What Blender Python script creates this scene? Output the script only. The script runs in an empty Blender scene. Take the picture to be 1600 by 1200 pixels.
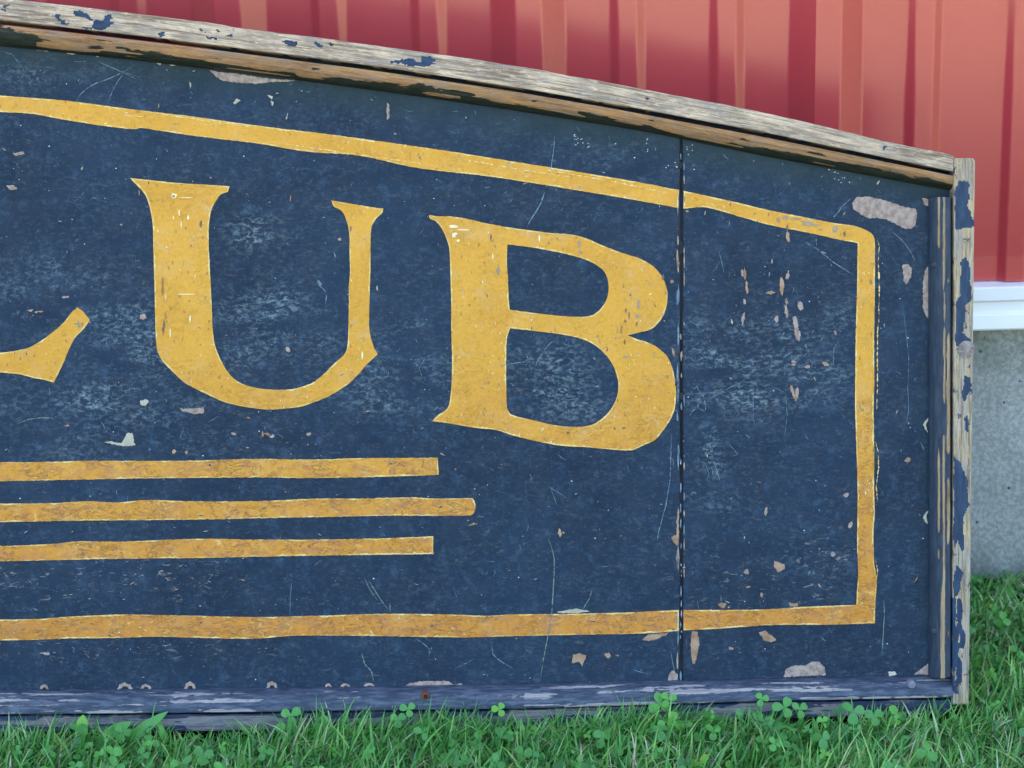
import bpy, math, random
import numpy as np
from mathutils import Vector, Matrix
from mathutils.geometry import tessellate_polygon

sc = bpy.context.scene
C = sc.collection
R = math.radians
rnd = random.Random(7)
rng = np.random.default_rng(11)

# ------------------------------------------------------------------ camera
F = 3200.0                     # focal length in photograph pixels (1600 wide)
PITCH = R(16.1)
ROLL = 0.029
CAM = Vector((0.0, 0.0, 0.64))
_f = Vector((0, math.cos(PITCH), -math.sin(PITCH)))
_u = Vector((0, math.sin(PITCH), math.cos(PITCH)))
_r = Vector((1, 0, 0))
CR = _r * math.cos(ROLL) - _u * math.sin(ROLL)
CU = _r * math.sin(ROLL) + _u * math.cos(ROLL)
cd = bpy.data.cameras.new('camera')
cam = bpy.data.objects.new('camera', cd)
C.objects.link(cam)
cam.matrix_world = Matrix(((CR.x, CU.x, -_f.x, CAM.x), (CR.y, CU.y, -_f.y, CAM.y), (CR.z, CU.z, -_f.z, CAM.z), (0, 0, 0, 1)))
cd.sensor_width = 36
cd.lens = 36 * F / 1600
cd.clip_start = 0.02
cd.clip_end = 3000
cd.dof.use_dof = True
cd.dof.focus_distance = 1.40
cd.dof.aperture_fstop = 14
sc.camera = cam

# ------------------------------------------------------------------ sky, sun, exposure
SUN_EL = R(50)
w = bpy.data.worlds.new('World')
sc.world = w
w.use_nodes = True
nt = w.node_tree
sky = nt.nodes.new('ShaderNodeTexSky')
sky.sky_type = 'NISHITA'
sky.sun_disc = False
sky.sun_elevation = SUN_EL
sky.sun_rotation = 0.0
sky.air_density = 1.0
sky.dust_density = 2.5
sky.ozone_density = 0.6
bg = nt.nodes['Background']
bg.inputs['Strength'].default_value = 0.12
nt.links.new(sky.outputs[0], bg.inputs['Color'])
sd = bpy.data.lights.new('sun', 'SUN')
sd.energy = 3.6
sd.angle = R(0.5)
sd.color = (1.0, 0.94, 0.84)
so = bpy.data.objects.new('sun', sd)
C.objects.link(so)
so.location = (0, 8, 9)
so.rotation_euler = Vector((0, math.cos(SUN_EL), math.sin(SUN_EL))).to_track_quat('Z', 'Y').to_euler()
sc.view_settings.view_transform = 'Standard'
sc.view_settings.look = 'None'
sc.view_settings.gamma = 1
sc.view_settings.exposure = 2.9

# ------------------------------------------------------------------ geometry helpers
def pix_dir(x, y):
    return _f + CR * ((x - 800) / F) - CU * ((y - 600) / F)

WALL_Y = 1.587                 # face of the flat pans of the siding
LEAN = R(12)
SIGN_Y = 1.318                 # front face of the sign at ground height
SU = Vector((1, 0, 0))
SV = Vector((0, math.sin(LEAN), math.cos(LEAN)))
SN = Vector((0, -math.cos(LEAN), math.sin(LEAN)))     # towards the viewer
SO = Vector((0.30, SIGN_Y, 0.012))

def S(x, y, d=0.0):
    """place a traced point on the sign's plane, d metres proud of it -> local (u, back, v)"""
    dr = pix_dir(x, y)
    o = SO + SN * d
    t = (o - CAM).dot(SN) / dr.dot(SN)
    p = CAM + dr * t - SO
    return (p.dot(SU), -d, p.dot(SV))

def wall_pt(x, y, yw=WALL_Y):
    dr = pix_dir(x, y)
    return CAM + dr * ((yw - CAM.y) / dr.y)

def lattice(seed, n=256):
    return np.random.default_rng(seed).random((n, n))
_lat = {}
def vnoise(x, y, seed=0):
    if seed not in _lat: _lat[seed] = lattice(seed)
    L = _lat[seed]
    x = np.asarray(x, float); y = np.asarray(y, float)
    xi = np.floor(x).astype(int); yi = np.floor(y).astype(int)
    fx = x - xi; fy = y - yi
    fx = fx * fx * (3 - 2 * fx); fy = fy * fy * (3 - 2 * fy)
    a = L[xi % 256, yi % 256]; b = L[(xi + 1) % 256, yi % 256]
    c = L[xi % 256, (yi + 1) % 256]; d = L[(xi + 1) % 256, (yi + 1) % 256]
    return (a * (1 - fx) + b * fx) * (1 - fy) + (c * (1 - fx) + d * fx) * fy
def fnoise(x, y, seed=0, octs=4):
    s = 0; a = 0.5; t = 0
    for k in range(octs):
        s = s + a * vnoise(np.asarray(x) * 2 ** k + 17.3 * k, np.asarray(y) * 2 ** k + 5.1 * k, seed + k); t += a; a *= 0.55
    return s / t
def sstep(a, b, x):
    t = np.clip((x - a) / (b - a), 0, 1); return t * t * (3 - 2 * t)
def inpoly(px, py, poly):
    ins = np.zeros(px.shape, bool); n = len(poly)
    for i in range(n):
        x1, y1 = poly[i]; x2, y2 = poly[(i + 1) % n]
        if y1 == y2: continue
        c = ((y1 > py) != (y2 > py)) & (px < (x2 - x1) * (py - y1) / (y2 - y1) + x1)
        ins ^= c
    return ins

def mesh(name, verts, faces, mats, parent=None, mi=None, smooth=False, attrs=None, uv=None):
    me = bpy.data.meshes.new(name)
    me.from_pydata([tuple(v) for v in verts], [], faces)
    if not isinstance(mats, (list, tuple)): mats = [mats]
    for m in mats: me.materials.append(m)
    if mi is not None: me.polygons.foreach_set('material_index', np.asarray(mi, np.int32))
    if smooth: me.polygons.foreach_set('use_smooth', [True] * len(me.polygons))
    if attrs:
        for k, v in attrs.items():
            at = me.attributes.new(k, 'FLOAT', 'POINT'); at.data.foreach_set('value', np.asarray(v, np.float32))
    if uv is not None:
        at = me.attributes.new('st', 'FLOAT_VECTOR', 'POINT')
        at.data.foreach_set('vector', np.asarray(uv, np.float32).ravel())
    me.update()
    o = bpy.data.objects.new(name, me)
    C.objects.link(o)
    if parent: o.parent = parent
    return o

def grid_mesh(name, P, mats, parent, attrs=None, st=None, smooth=True, flip=False):
    """P: (n, m, 3) array of points"""
    n, m = P.shape[:2]
    idx = np.arange(n * m).reshape(n, m)
    a, b, c, d = idx[:-1, :-1].ravel(), idx[1:, :-1].ravel(), idx[1:, 1:].ravel(), idx[:-1, 1:].ravel()
    q = np.stack([a, b, c, d] if not flip else [d, c, b, a], 1)
    me = bpy.data.meshes.new(name)
    me.vertices.add(n * m); me.vertices.foreach_set('co', P.reshape(-1).astype(np.float32))
    me.loops.add(q.size); me.loops.foreach_set('vertex_index', q.ravel().astype(np.int32))
    me.polygons.add(len(q)); me.polygons.foreach_set('loop_start', np.arange(0, q.size, 4, dtype=np.int32))
    me.polygons.foreach_set('use_smooth', np.full(len(q), smooth))
    me.update(calc_edges=True); me.validate()
    for mt in (mats if isinstance(mats, (list, tuple)) else [mats]): me.materials.append(mt)
    for k, v in (attrs or {}).items():
        at = me.attributes.new(k, 'FLOAT', 'POINT'); at.data.foreach_set('value', np.asarray(v, np.float32).ravel())
    if st is not None:
        at = me.attributes.new('st', 'FLOAT_VECTOR', 'POINT'); at.data.foreach_set('vector', np.asarray(st, np.float32).ravel())
    o = bpy.data.objects.new(name, me); C.objects.link(o)
    if parent: o.parent = parent
    return o

def box(name, lo, hi, mat, parent=None):
    x0, y0, z0 = lo; x1, y1, z1 = hi
    v = [(x0,y0,z0),(x1,y0,z0),(x1,y1,z0),(x0,y1,z0),(x0,y0,z1),(x1,y0,z1),(x1,y1,z1),(x0,y1,z1)]
    f = [(0,3,2,1),(4,5,6,7),(0,1,5,4),(1,2,6,5),(2,3,7,6),(3,0,4,7)]
    return mesh(name, v, f, mat, parent)

# ------------------------------------------------------------------ material helpers
class M:
    def __init__(self, name):
        self.m = bpy.data.materials.new(name); self.m.use_nodes = True
        self.t = self.m.node_tree; self.b = self.t.nodes['Principled BSDF']
    def n(self, typ, **kw):
        nd = self.t.nodes.new(typ)
        for k, v in kw.items(): setattr(nd, k, v)
        return nd
    def l(self, a, b): self.t.links.new(a, b)
    def put(self, sock, v):
        if hasattr(v, 'is_output'): self.l(v, sock)
        elif isinstance(v, (tuple, list)) and len(v) == 3 and sock.type == 'RGBA': sock.default_value = (*v, 1)
        else: sock.default_value = v
    def coord(self, attr=None):
        if attr: 
            a = self.n('ShaderNodeAttribute', attribute_name=attr); return a.outputs['Vector']
        return self.n('ShaderNodeTexCoord').outputs['Object']
    def attr(self, name):
        return self.n('ShaderNodeAttribute', attribute_name=name).outputs['Fac']
    def map(self, v, scale, rot=(0,0,0), loc=(0,0,0)):
        m = self.n('ShaderNodeMapping'); self.l(v, m.inputs[0])
        m.inputs['Scale'].default_value = scale; m.inputs['Rotation'].default_value = rot; m.inputs['Location'].default_value = loc
        return m.outputs[0]
    def noise(self, v, scale, detail=4, rough=0.55, dist=0.0):
        n = self.n('ShaderNodeTexNoise'); self.l(v, n.inputs['Vector'])
        n.inputs['Scale'].default_value = scale; n.inputs['Detail'].default_value = detail
        n.inputs['Roughness'].default_value = rough; n.inputs['Distortion'].default_value = dist
        return n.outputs['Fac']
    def voro(self, v, scale, feature='F1', out='Distance', rnd_=1.0):
        n = self.n('ShaderNodeTexVoronoi', feature=feature); self.l(v, n.inputs['Vector'])
        n.inputs['Scale'].default_value = scale; n.inputs['Randomness'].default_value = rnd_
        return n.outputs[out]
    def ramp(self, v, a, b, lo=0.0, hi=1.0):
        n = self.n('ShaderNodeMapRange', interpolation_type='SMOOTHSTEP')
        self.put(n.inputs['Value'], v); n.inputs['From Min'].default_value = a; n.inputs['From Max'].default_value = b
        n.inputs['To Min'].default_value = lo; n.inputs['To Max'].default_value = hi
        return n.outputs[0]
    def math(self, op, a, b=0.0, c=None):
        n = self.n('ShaderNodeMath', operation=op); self.put(n.inputs[0], a); self.put(n.inputs[1], b)
        if c is not None: self.put(n.inputs[2], c)
        return n.outputs[0]
    def mix(self, f, a, b, mode='MIX'):
        n = self.n('ShaderNodeMix', data_type='RGBA', blend_type=mode)
        self.put(n.inputs[0], f); self.put(n.inputs[6], a); self.put(n.inputs[7], b)
        return n.outputs[2]
    def line(self, v, width):          # thin contour lines of a noise
        return self.ramp(self.math('ABSOLUTE', self.math('SUBTRACT', v, 0.5)), 0.0, width, 1.0, 0.0)
    def bump(self, h, strength=0.3, dist=0.001, prev=None):
        n = self.n('ShaderNodeBump'); self.put(n.inputs['Height'], h)
        n.inputs['Strength'].default_value = strength; n.inputs['Distance'].default_value = dist
        if prev is not None: self.l(prev, n.inputs['Normal'])
        self.l(n.outputs[0], self.b.inputs['Normal']); return n.outputs[0]
    def out(self, col, rough=0.6, spec=0.5):
        self.put(self.b.inputs['Base Color'], col); self.put(self.b.inputs['Roughness'], rough)
        self.put(self.b.inputs['Specular IOR Level'], spec); return self.m

def mat_panel():
    m = M('navy_sign_paint'); v = m.coord()
    big = m.ramp(m.noise(v, 9, 6, 0.7), 0.38, 0.62)
    col = m.mix(big, (0.0075, 0.021, 0.042), (0.0105, 0.029, 0.056))
    fzb = m.ramp(m.noise(m.map(v, (1, 1, 1), loc=(6, 6, 6)), 320, 4, 0.75), 0.56, 0.70)
    col = m.mix(m.math('MULTIPLY', fzb, 0.35), col, (0.06, 0.12, 0.17))
    mott = m.ramp(m.noise(v, 95, 4, 0.7), 0.50, 0.72)
    col = m.mix(m.math('MULTIPLY', mott, 0.40), col, (0.045, 0.095, 0.155))
    # fine hair scratches and scuffs, stronger where the finish is rubbed
    haze = m.attr('haze')
    hz1 = m.ramp(m.noise(m.map(v, (1, 1, 1.7)), 210, 6, 0.72, 0.6), 0.45, 0.68)
    hz2 = m.ramp(m.noise(m.map(v, (0.6, 1, 1.6)), 30, 5, 0.65), 0.36, 0.56)
    hz = m.math('MULTIPLY', m.math('MULTIPLY', hz1, hz2), haze)
    col = m.mix(m.math('MULTIPLY', hz, 0.85), col, (0.24, 0.32, 0.34))
    la = m.line(m.noise(v, 60, 2, 0.5, 1.5), 0.006)
    lam = m.ramp(m.noise(m.map(v, (1, 1, 1), loc=(3, 1, 2)), 130, 2), 0.60, 0.66)
    lb = m.line(m.noise(m.map(v, (1, 1, 1), loc=(7, 4, 1)), 110, 2, 0.5, 2.0), 0.010)
    lbm = m.ramp(m.noise(m.map(v, (1, 1, 1), loc=(1, 5, 3)), 160, 2), 0.58, 0.64)
    ln = m.math('MAXIMUM', m.math('MULTIPLY', la, lam), m.math('MULTIPLY', lb, lbm))
    ln = m.math('MULTIPLY', ln, m.math('ADD', m.math('MULTIPLY', haze, 0.6), 0.22))
    col = m.mix(m.math('MINIMUM', ln, 0.8), col, (0.30, 0.40, 0.48))
    # lifted, flaking ridges
    fl = m.attr('flake')
    f1 = m.ramp(m.noise(m.map(v, (1, 1, 2.6)), 120, 5, 0.75, 1.0), 0.585, 0.625)
    fz = m.math('MULTIPLY', f1, fl)
    col = m.mix(m.math('MULTIPLY', fz, 0.75), col, (0.36, 0.32, 0.28))
    dk = m.ramp(m.noise(m.map(v, (1, 1, 2.2), loc=(2, 2, 9)), 90, 5, 0.75), 0.57, 0.64)
    col = m.mix(m.math('MULTIPLY', dk, 0.5), col, (0.008, 0.018, 0.028))
    shade = m.attr('edge_shade')  # greenish shade under the top moulding, tinted into the paint colour
    col = m.mix(m.math('MULTIPLY', shade, 0.7), col, (0.020, 0.040, 0.042))
    h = m.math('ADD', m.math('MULTIPLY', m.noise(v, 60, 6, 0.65), 1.0), m.math('MULTIPLY', fz, 0.6))
    m.bump(h, 0.6, 0.0018)
    rg = m.ramp(m.noise(v, 40, 4), 0.3, 0.7, 0.50, 0.70)
    return m.out(col, rg, 0.22)

def mat_gold(name, worn):
    m = M(name); v = m.coord()
    t = m.ramp(m.noise(v, 18, 4), 0.3, 0.7)
    col = m.mix(t, (0.62, 0.290, 0.022), (0.70, 0.345, 0.032))
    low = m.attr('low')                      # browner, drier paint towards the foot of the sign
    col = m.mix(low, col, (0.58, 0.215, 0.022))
    pale = m.ramp(m.noise(v, 45, 5, 0.65), 0.50, 0.72)
    col = m.mix(m.math('MULTIPLY', pale, 0.50), col, (0.64, 0.39, 0.14))
    lil = m.ramp(m.noise(m.map(v, (1, 1, 1.4), loc=(9, 2, 5)), 34, 6, 0.75), 0.56, 0.72)
    col = m.mix(m.math('MULTIPLY', lil, 0.45), col, (0.58, 0.40, 0.24))
    # brush drag
    # fine chips through to the dark ground coat
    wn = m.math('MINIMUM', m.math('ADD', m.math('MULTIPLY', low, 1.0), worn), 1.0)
    c1 = m.ramp(m.noise(m.map(v, (1.5, 1, 0.7)), 210, 3, 0.6, 0.8), 0.66, 0.70)
    col = m.mix(m.math('MULTIPLY', c1, 0.6), col, (0.20, 0.12, 0.075))
    br = m.ramp(m.noise(m.map(v, (1, 1, 1.9), loc=(1, 8, 2)), 80, 7, 0.78, 0.8), 0.48, 0.58)
    col = m.mix(m.math('MULTIPLY', m.math('MULTIPLY', br, wn), 0.80), col, (0.42, 0.165, 0.060))
    c2 = m.line(m.noise(m.map(v, (1, 1, 1.9)), 75, 5, 0.7, 1.5), 0.018)
    cm = m.ramp(m.noise(v, 50, 3), 0.42, 0.56)
    cr = m.math('MULTIPLY', m.math('MULTIPLY', c2, cm), m.math('ADD', m.math('MULTIPLY', wn, 0.75), 0.12))
    col = m.mix(cr, col, (0.17, 0.085, 0.040))
    ylw = m.ramp(m.noise(m.map(v, (1, 1, 1.5), loc=(4, 0, 2)), 170, 5, 0.78, 1.2), 0.60, 0.66)
    col = m.mix(m.math('MULTIPLY', ylw, m.math('ADD', m.math('MULTIPLY', wn, 0.35), 0.30)), col, (0.78, 0.56, 0.18))
    fg = m.ramp(m.noise(v, 420, 3, 0.7), 0.35, 0.65)
    col = m.mix(0.12, col, m.mix(fg, (0.42, 0.20, 0.04), (0.80, 0.50, 0.10)))
    h = m.math('SUBTRACT', m.noise(v, 110, 6, 0.7), m.math('MULTIPLY', m.math('MAXIMUM', c1, cr), 0.8))
    m.bump(h, 0.55, 0.0016)
    return m.out(col, 0.55, 0.3)

def mat_edge():
    m = M('pale_yellow_paint_ridge'); v = m.coord()
    col = m.mix(m.ramp(m.noise(v, 200, 3), 0.4, 0.6), (0.66, 0.40, 0.08), (0.76, 0.58, 0.22))
    m.bump(m.noise(v, 300, 4), 0.5, 0.001)
    return m.out(col, 0.5, 0.4)

def mat_frame(name, woodA, woodB, stain, paint, paint2, grain=1.0, prough=0.5):
    """worn paint over bare wood; 'paint' attribute = where paint survives; 'st' = along / across in metres"""
    m = M(name); st = m.coord('st')
    g = m.noise(m.map(st, (16, 420, 1)), 1, 6, 0.68, 0.5)
    g2 = m.noise(m.map(st, (60, 1500, 1)), 1, 4, 0.6)
    blot = m.noise(m.map(st, (30, 110, 1)), 1, 5, 0.7)
    wd = m.mix(m.ramp(blot, 0.42, 0.58), woodA, woodB)
    wd = m.mix(m.math('MULTIPLY', m.ramp(g, 0.46, 0.60), 0.85 * grain), wd, stain)
    wd = m.mix(m.math('MULTIPLY', m.ramp(g2, 0.55, 0.64), 0.6 * grain), wd, tuple(c * 0.45 for c in stain))
    wht = m.ramp(m.noise(m.map(st, (90, 420, 1), loc=(3, 3, 0)), 1, 5, 0.75), 0.52, 0.64)
    wd = m.mix(m.math('MULTIPLY', wht, 0.60), wd, tuple(min(0.8, c * 1.35) for c in woodA))
    crk = m.line(m.noise(m.map(st, (9, 420, 1), loc=(5, 2, 0)), 1, 3, 0.6, 0.5), 0.012)
    crm = m.ramp(m.noise(m.map(st, (30, 160, 1), loc=(2, 7, 0)), 1, 3), 0.50, 0.60)
    wd = m.mix(m.math('MULTIPLY', m.math('MULTIPLY', crk, crm), 0.8 * grain), wd, tuple(c * 0.25 for c in stain))
    spk = m.ramp(m.noise(m.map(st, (500, 900, 1)), 1, 4, 0.75), 0.60, 0.70)
    wd = m.mix(m.math('MULTIPLY', spk, 0.55 * grain), wd, tuple(c * 0.8 for c in stain))
    gry = m.ramp(m.noise(m.map(st, (40, 140, 1), loc=(8, 1, 0)), 1, 5, 0.7), 0.46, 0.66)
    wd = m.mix(m.math('MULTIPLY', gry, 0.5 * grain), wd, (0.24, 0.22, 0.20))
    pt = m.mix(m.ramp(m.noise(m.map(st, (60, 300, 1)), 1, 5, 0.65), 0.40, 0.66), paint, paint2)
    psc = m.ramp(m.noise(m.map(st, (70, 1400, 1), loc=(1, 9, 0)), 1, 5, 0.75), 0.64, 0.72)
    pt = m.mix(m.math('MULTIPLY', psc, 0.35), pt, (0.22, 0.25, 0.28))
    pa = m.attr('paint')
    fine = m.noise(m.map(st, (180, 900, 1)), 1, 4, 0.7)
    k = m.ramp(m.math('ADD', pa, m.math('MULTIPLY', m.math('SUBTRACT', fine, 0.5), 0.55)), 0.46, 0.54)
    col = m.mix(k, wd, pt)
    h = m.math('ADD', m.math('MULTIPLY', g, 0.6), m.math('MULTIPLY', k, 0.35))
    m.bump(h, 0.8, 0.0016)
    return m.out(col, m.ramp(k, 0, 1, 0.85, prough), 0.25)

def mat_red():
    m = M('red_painted_steel'); v = m.coord()
    col = m.mix(m.noise(v, 12, 3), (0.42, 0.042, 0.044), (0.46, 0.050, 0.052))
    dirt = m.ramp(m.noise(v, 160, 4, 0.7), 0.72, 0.76)
    col = m.mix(m.math('MULTIPLY', dirt, 0.25), col, (0.5, 0.35, 0.3))
    m.bump(m.noise(v, 6, 3), 0.05, 0.01)
    return m.out(col, 0.22, 0.75)

def mat_concrete():
    m = M('poured_concrete'); v = m.coord()
    col = m.mix(m.ramp(m.noise(v, 14, 5, 0.65), 0.35, 0.65), (0.39, 0.395, 0.36), (0.50, 0.505, 0.465))
    col = m.mix(m.ramp(m.noise(v, 260, 4, 0.7), 0.42, 0.60), m.mix(0.5, col, (0.16, 0.18, 0.18)), col)
    sp = m.ramp(m.noise(v, 420, 3, 0.6), 0.66, 0.72)
    col = m.mix(m.math('MULTIPLY', sp, 0.7), col, (0.60, 0.62, 0.62))
    pit = m.ramp(m.voro(v, 110), 0.10, 0.16, 1.0, 0.0)
    pk = m.math('MULTIPLY', pit, m.ramp(m.noise(v, 60, 2), 0.52, 0.56))
    col = m.mix(m.math('MULTIPLY', pk, 0.9), col, (0.03, 0.035, 0.03))
    mo = m.math('MULTIPLY', m.ramp(m.noise(v, 22, 5, 0.7), 0.42, 0.62), m.attr('moss'))
    col = m.mix(m.math('MULTIPLY', mo, 0.55), col, (0.085, 0.125, 0.075))
    h = m.math('SUBTRACT', m.noise(v, 200, 6, 0.7), pk)
    m.bump(h, 0.6, 0.002)
    return m.out(col, 0.9, 0.2)

def mat_simple(name, c1, c2, scale=30, rough=0.8, bump=0.3, spec=0.3, bdist=0.002):
    m = M(name); v = m.coord()
    col = m.mix(m.ramp(m.noise(v, scale, 5), 0.35, 0.65), c1, c2)
    m.bump(m.noise(v, scale * 4, 5), bump, bdist)
    return m.out(col, rough, spec)

def mat_leaf(name, cols, trans=0.25):
    m = M(name); t = m.attr('tint'); v = m.coord()
    n = m.n('ShaderNodeValToRGB'); m.l(t, n.inputs[0])
    el = n.color_ramp.elements
    while len(el) < len(cols): el.new(0.5)
    for e, (p, c) in zip(el, cols): e.position = p; e.color = (*c, 1)
    col = m.mix(m.math('MULTIPLY', m.noise(v, 500, 3), 0.35), n.outputs[0], (0.02, 0.06, 0.02))
    m.out(col, 0.42, 0.5)
    tr = m.n('ShaderNodeBsdfTranslucent'); m.l(col, tr.inputs[0])
    mx = m.n('ShaderNodeMixShader'); mx.inputs[0].default_value = trans
    m.l(m.b.outputs[0], mx.inputs[1]); m.l(tr.outputs[0], mx.inputs[2])
    m.l(mx.outputs[0], m.t.nodes['Material Output'].inputs[0])
    return m.m

PANEL = mat_panel()
GOLD = mat_gold('gold_letter_paint', 0.05)
GOLDW = mat_gold('gold_stripe_paint_worn', 1.0)
EDGE = mat_edge()
NAVY = (0.014, 0.034, 0.072); NAVY2 = (0.028, 0.058, 0.105)
CAPM = mat_frame('weathered_grey_pine', (0.60, 0.46, 0.31), (0.40, 0.31, 0.22), (0.18, 0.125, 0.08), NAVY, NAVY2, 1.0)
TOPM = mat_frame('tan_wood_dark_green_paint', (0.40, 0.215, 0.085), (0.33, 0.19, 0.095), (0.18, 0.09, 0.04), (0.018, 0.022, 0.014), (0.034, 0.040, 0.032), 0.8)
SIDEM = mat_frame('cream_wood_navy_paint', (0.46, 0.35, 0.20), (0.38, 0.33, 0.26), (0.18, 0.13, 0.08), NAVY, NAVY2, 1.0)
SMOLD = mat_frame('navy_moulding_streaked', (0.36, 0.24, 0.12), (0.40, 0.29, 0.17), (0.16, 0.10, 0.05), (0.022, 0.036, 0.058), (0.040, 0.060, 0.085), 0.7)
BMOLD = mat_frame('navy_moulding_scuffed', (0.32, 0.30, 0.30), (0.38, 0.35, 0.32), (0.14, 0.14, 0.16), (0.034, 0.050, 0.078), (0.105, 0.125, 0.160), 0.7)
BBRD = mat_frame('grey_weathered_sill_wood', (0.24, 0.22, 0.21), (0.18, 0.18, 0.19), (0.08, 0.08, 0.09), (0.020, 0.032, 0.070), (0.05, 0.065, 0.11), 1.0)
CHIP = mat_simple('bare_wood_chip', (0.28, 0.155, 0.085), (0.42, 0.28, 0.18), 90, 0.85, 0.6, 0.2, 0.001)
PRIM = mat_simple('pinkish_grey_primer', (0.27, 0.195, 0.155), (0.41, 0.325, 0.265), 260, 0.85, 0.6, 0.2, 0.001)
CREAMC = mat_simple('cream_filler_chip', (0.40, 0.36, 0.25), (0.50, 0.46, 0.36), 90, 0.85, 0.6, 0.2, 0.001)
SCR = mat_simple('pale_blue_scratch', (0.10, 0.17, 0.23), (0.20, 0.28, 0.31), 300, 0.7)
SCRG = mat_simple('pale_green_drip', (0.12, 0.18, 0.17), (0.19, 0.24, 0.20), 200, 0.6)
SPK = mat_simple('white_speck', (0.55, 0.60, 0.62), (0.75, 0.78, 0.78), 100, 0.6)
BLK = mat_simple('black_grime_and_shade', (0.008, 0.009, 0.012), (0.02, 0.022, 0.028), 200, 0.7)  # near black for grime, gaps and the painted shade under flakes
BACK = mat_simple('dark_stained_backing', (0.030, 0.028, 0.030), (0.055, 0.05, 0.05), 20, 0.8)
RUST = mat_simple('rusty_steel', (0.14, 0.045, 0.02), (0.24, 0.085, 0.04), 400, 0.8, 0.8)
NAILM = mat_simple('painted_nail', (0.16, 0.17, 0.21), (0.26, 0.26, 0.30), 300, 0.6, 0.6)
RED = mat_red()
WHITE = mat_simple('white_trim_paint', (0.86, 0.86, 0.84), (0.89, 0.89, 0.87), 6, 0.35, 0.03, 0.5)
CONC = mat_concrete()
SOIL = mat_simple('dark_soil', (0.022, 0.018, 0.011), (0.040, 0.034, 0.018), 60, 0.95, 0.9, 0.2, 0.01)
LAWN = mat_simple('lawn_ground', (0.045, 0.075, 0.020), (0.080, 0.110, 0.035), 3, 0.95, 0.6)
GRAVEL = mat_simple('dry_gravel_yard', (0.40, 0.33, 0.17), (0.50, 0.41, 0.23), 25, 0.95, 0.8, 0.2, 0.01)
ROOF = mat_simple('grey_roof_steel', (0.25, 0.26, 0.27), (0.30, 0.31, 0.32), 4, 0.5, 0.1)

# ------------------------------------------------------------------ the ground
def sheet(name, x0, x1, y0, y1, z, mat):
    o = mesh(name, [(x0, y0, z), (x1, y0, z), (x1, y1, z), (x0, y1, z)], [(0, 1, 2, 3)], mat)
    o['kind'] = 'structure'; return o
sheet('ground', -1200, 1200, -1200, 1200, -0.012, LAWN)
sheet('gravel_yard', -14, 14, -14, -0.3, -0.006, GRAVEL)
xs = np.linspace(-3, 3, 121); ys = np.linspace(-0.3, 1.75, 60)
X, Y = np.meshgrid(xs, ys, indexing='ij')
Z = (fnoise(X * 9, Y * 9, 3) - 0.5) * 0.012 - 0.001
o = grid_mesh('lawn_soil', np.stack([X, Y, Z], 2), SOIL, None); o['kind'] = 'structure'

# ------------------------------------------------------------------ the barn
barn = bpy.data.objects.new('barn', None); C.objects.link(barn); barn.location = (0, WALL_Y, 0)
barn['label'] = 'red ribbed metal barn wall with white base trim on a grey concrete foundation'
barn['category'] = 'barn'
SP = 0.2286
def rib_profile():
    """one nine inch module starting at the centre of a major rib; (x, out)"""
    H, h = 0.0138, 0.0043
    r = [(-0.0100, H), (0.0100, H), (0.0285, 0)]
    for c in (0.0762, 0.1524):
        r += [(c - 0.0135, 0), (c - 0.0075, h), (c + 0.0065, h), (c + 0.0135, 0)]
    r += [(SP - 0.0285, 0)]
    return r
prof = []
for k in range(4):
    prof += [(x + SP * k, d) for x, d in rib_profile()]
prof += [(SP * 4 - 0.010, 0.0138)]
# round every fold over with a small radius
def fillet(pts, r=0.0014):
    out = [pts[0]]
    for i in range(1, len(pts) - 1):
        p, q, s = (Vector(pts[i - 1]), Vector(pts[i]), Vector(pts[i + 1]))
        a = (p - q).normalized() * min(r, (p - q).length * 0.4); b = (s - q).normalized() * min(r, (s - q).length * 0.4)
        for t in (0, 0.33, 0.67, 1):
            w_ = q + a * (1 - t) ** 2 + b * t ** 2
            out.append((w_.x, w_.y))
    out.append(pts[-1]); return out
prof = fillet(prof)
SID_LO = wall_pt(1560, 438).z
TRIM_LO = wall_pt(1560, 507).z
rib_x = wall_pt(1291, 2).x            # a major rib's centre
zs = [SID_LO, SID_LO + 0.02, 0.6, 1.2, 3.2]
P = np.array([[(x, -d - (0.0006 if z < SID_LO + 0.001 else 0), z) for z in zs] for x, d in prof])
first = None
for k in range(-4, 1):
    if first is None:
        o = grid_mesh('siding_panel', P, RED, barn, smooth=False); first = o
        md = o.modifiers.new('thickness', 'SOLIDIFY'); md.thickness = 0.0006
    else:
        o = first.copy(); C.objects.link(o)
    o.location = (rib_x + k * SP * 4, -0.0004 * (k % 2), 0)
BX = rib_x + SP * 4 - 0.01
# base trim: a z flashing with a shallow bead
tp = [(0.004, SID_LO + 0.03), (0.0035, SID_LO + 0.029), (0.0035, SID_LO - 0.0004), (-0.016, SID_LO - 0.0014),
      (-0.0175, SID_LO - 0.0025), (-0.0175, SID_LO - 0.0120), (-0.0135, SID_LO - 0.0145), (-0.0135, SID_LO - 0.0220), (-0.0175, SID_LO - 0.0245),
      (-0.0185, TRIM_LO + 0.0015), (-0.0175, TRIM_LO), (0.0, TRIM_LO)]
xx = np.linspace(-3.4, BX, 60)
P = np.array([[(x, y, z) for y, z in tp] for x in xx])
o = grid_mesh('base_trim', P, WHITE, barn, smooth=False, flip=True)
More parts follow.
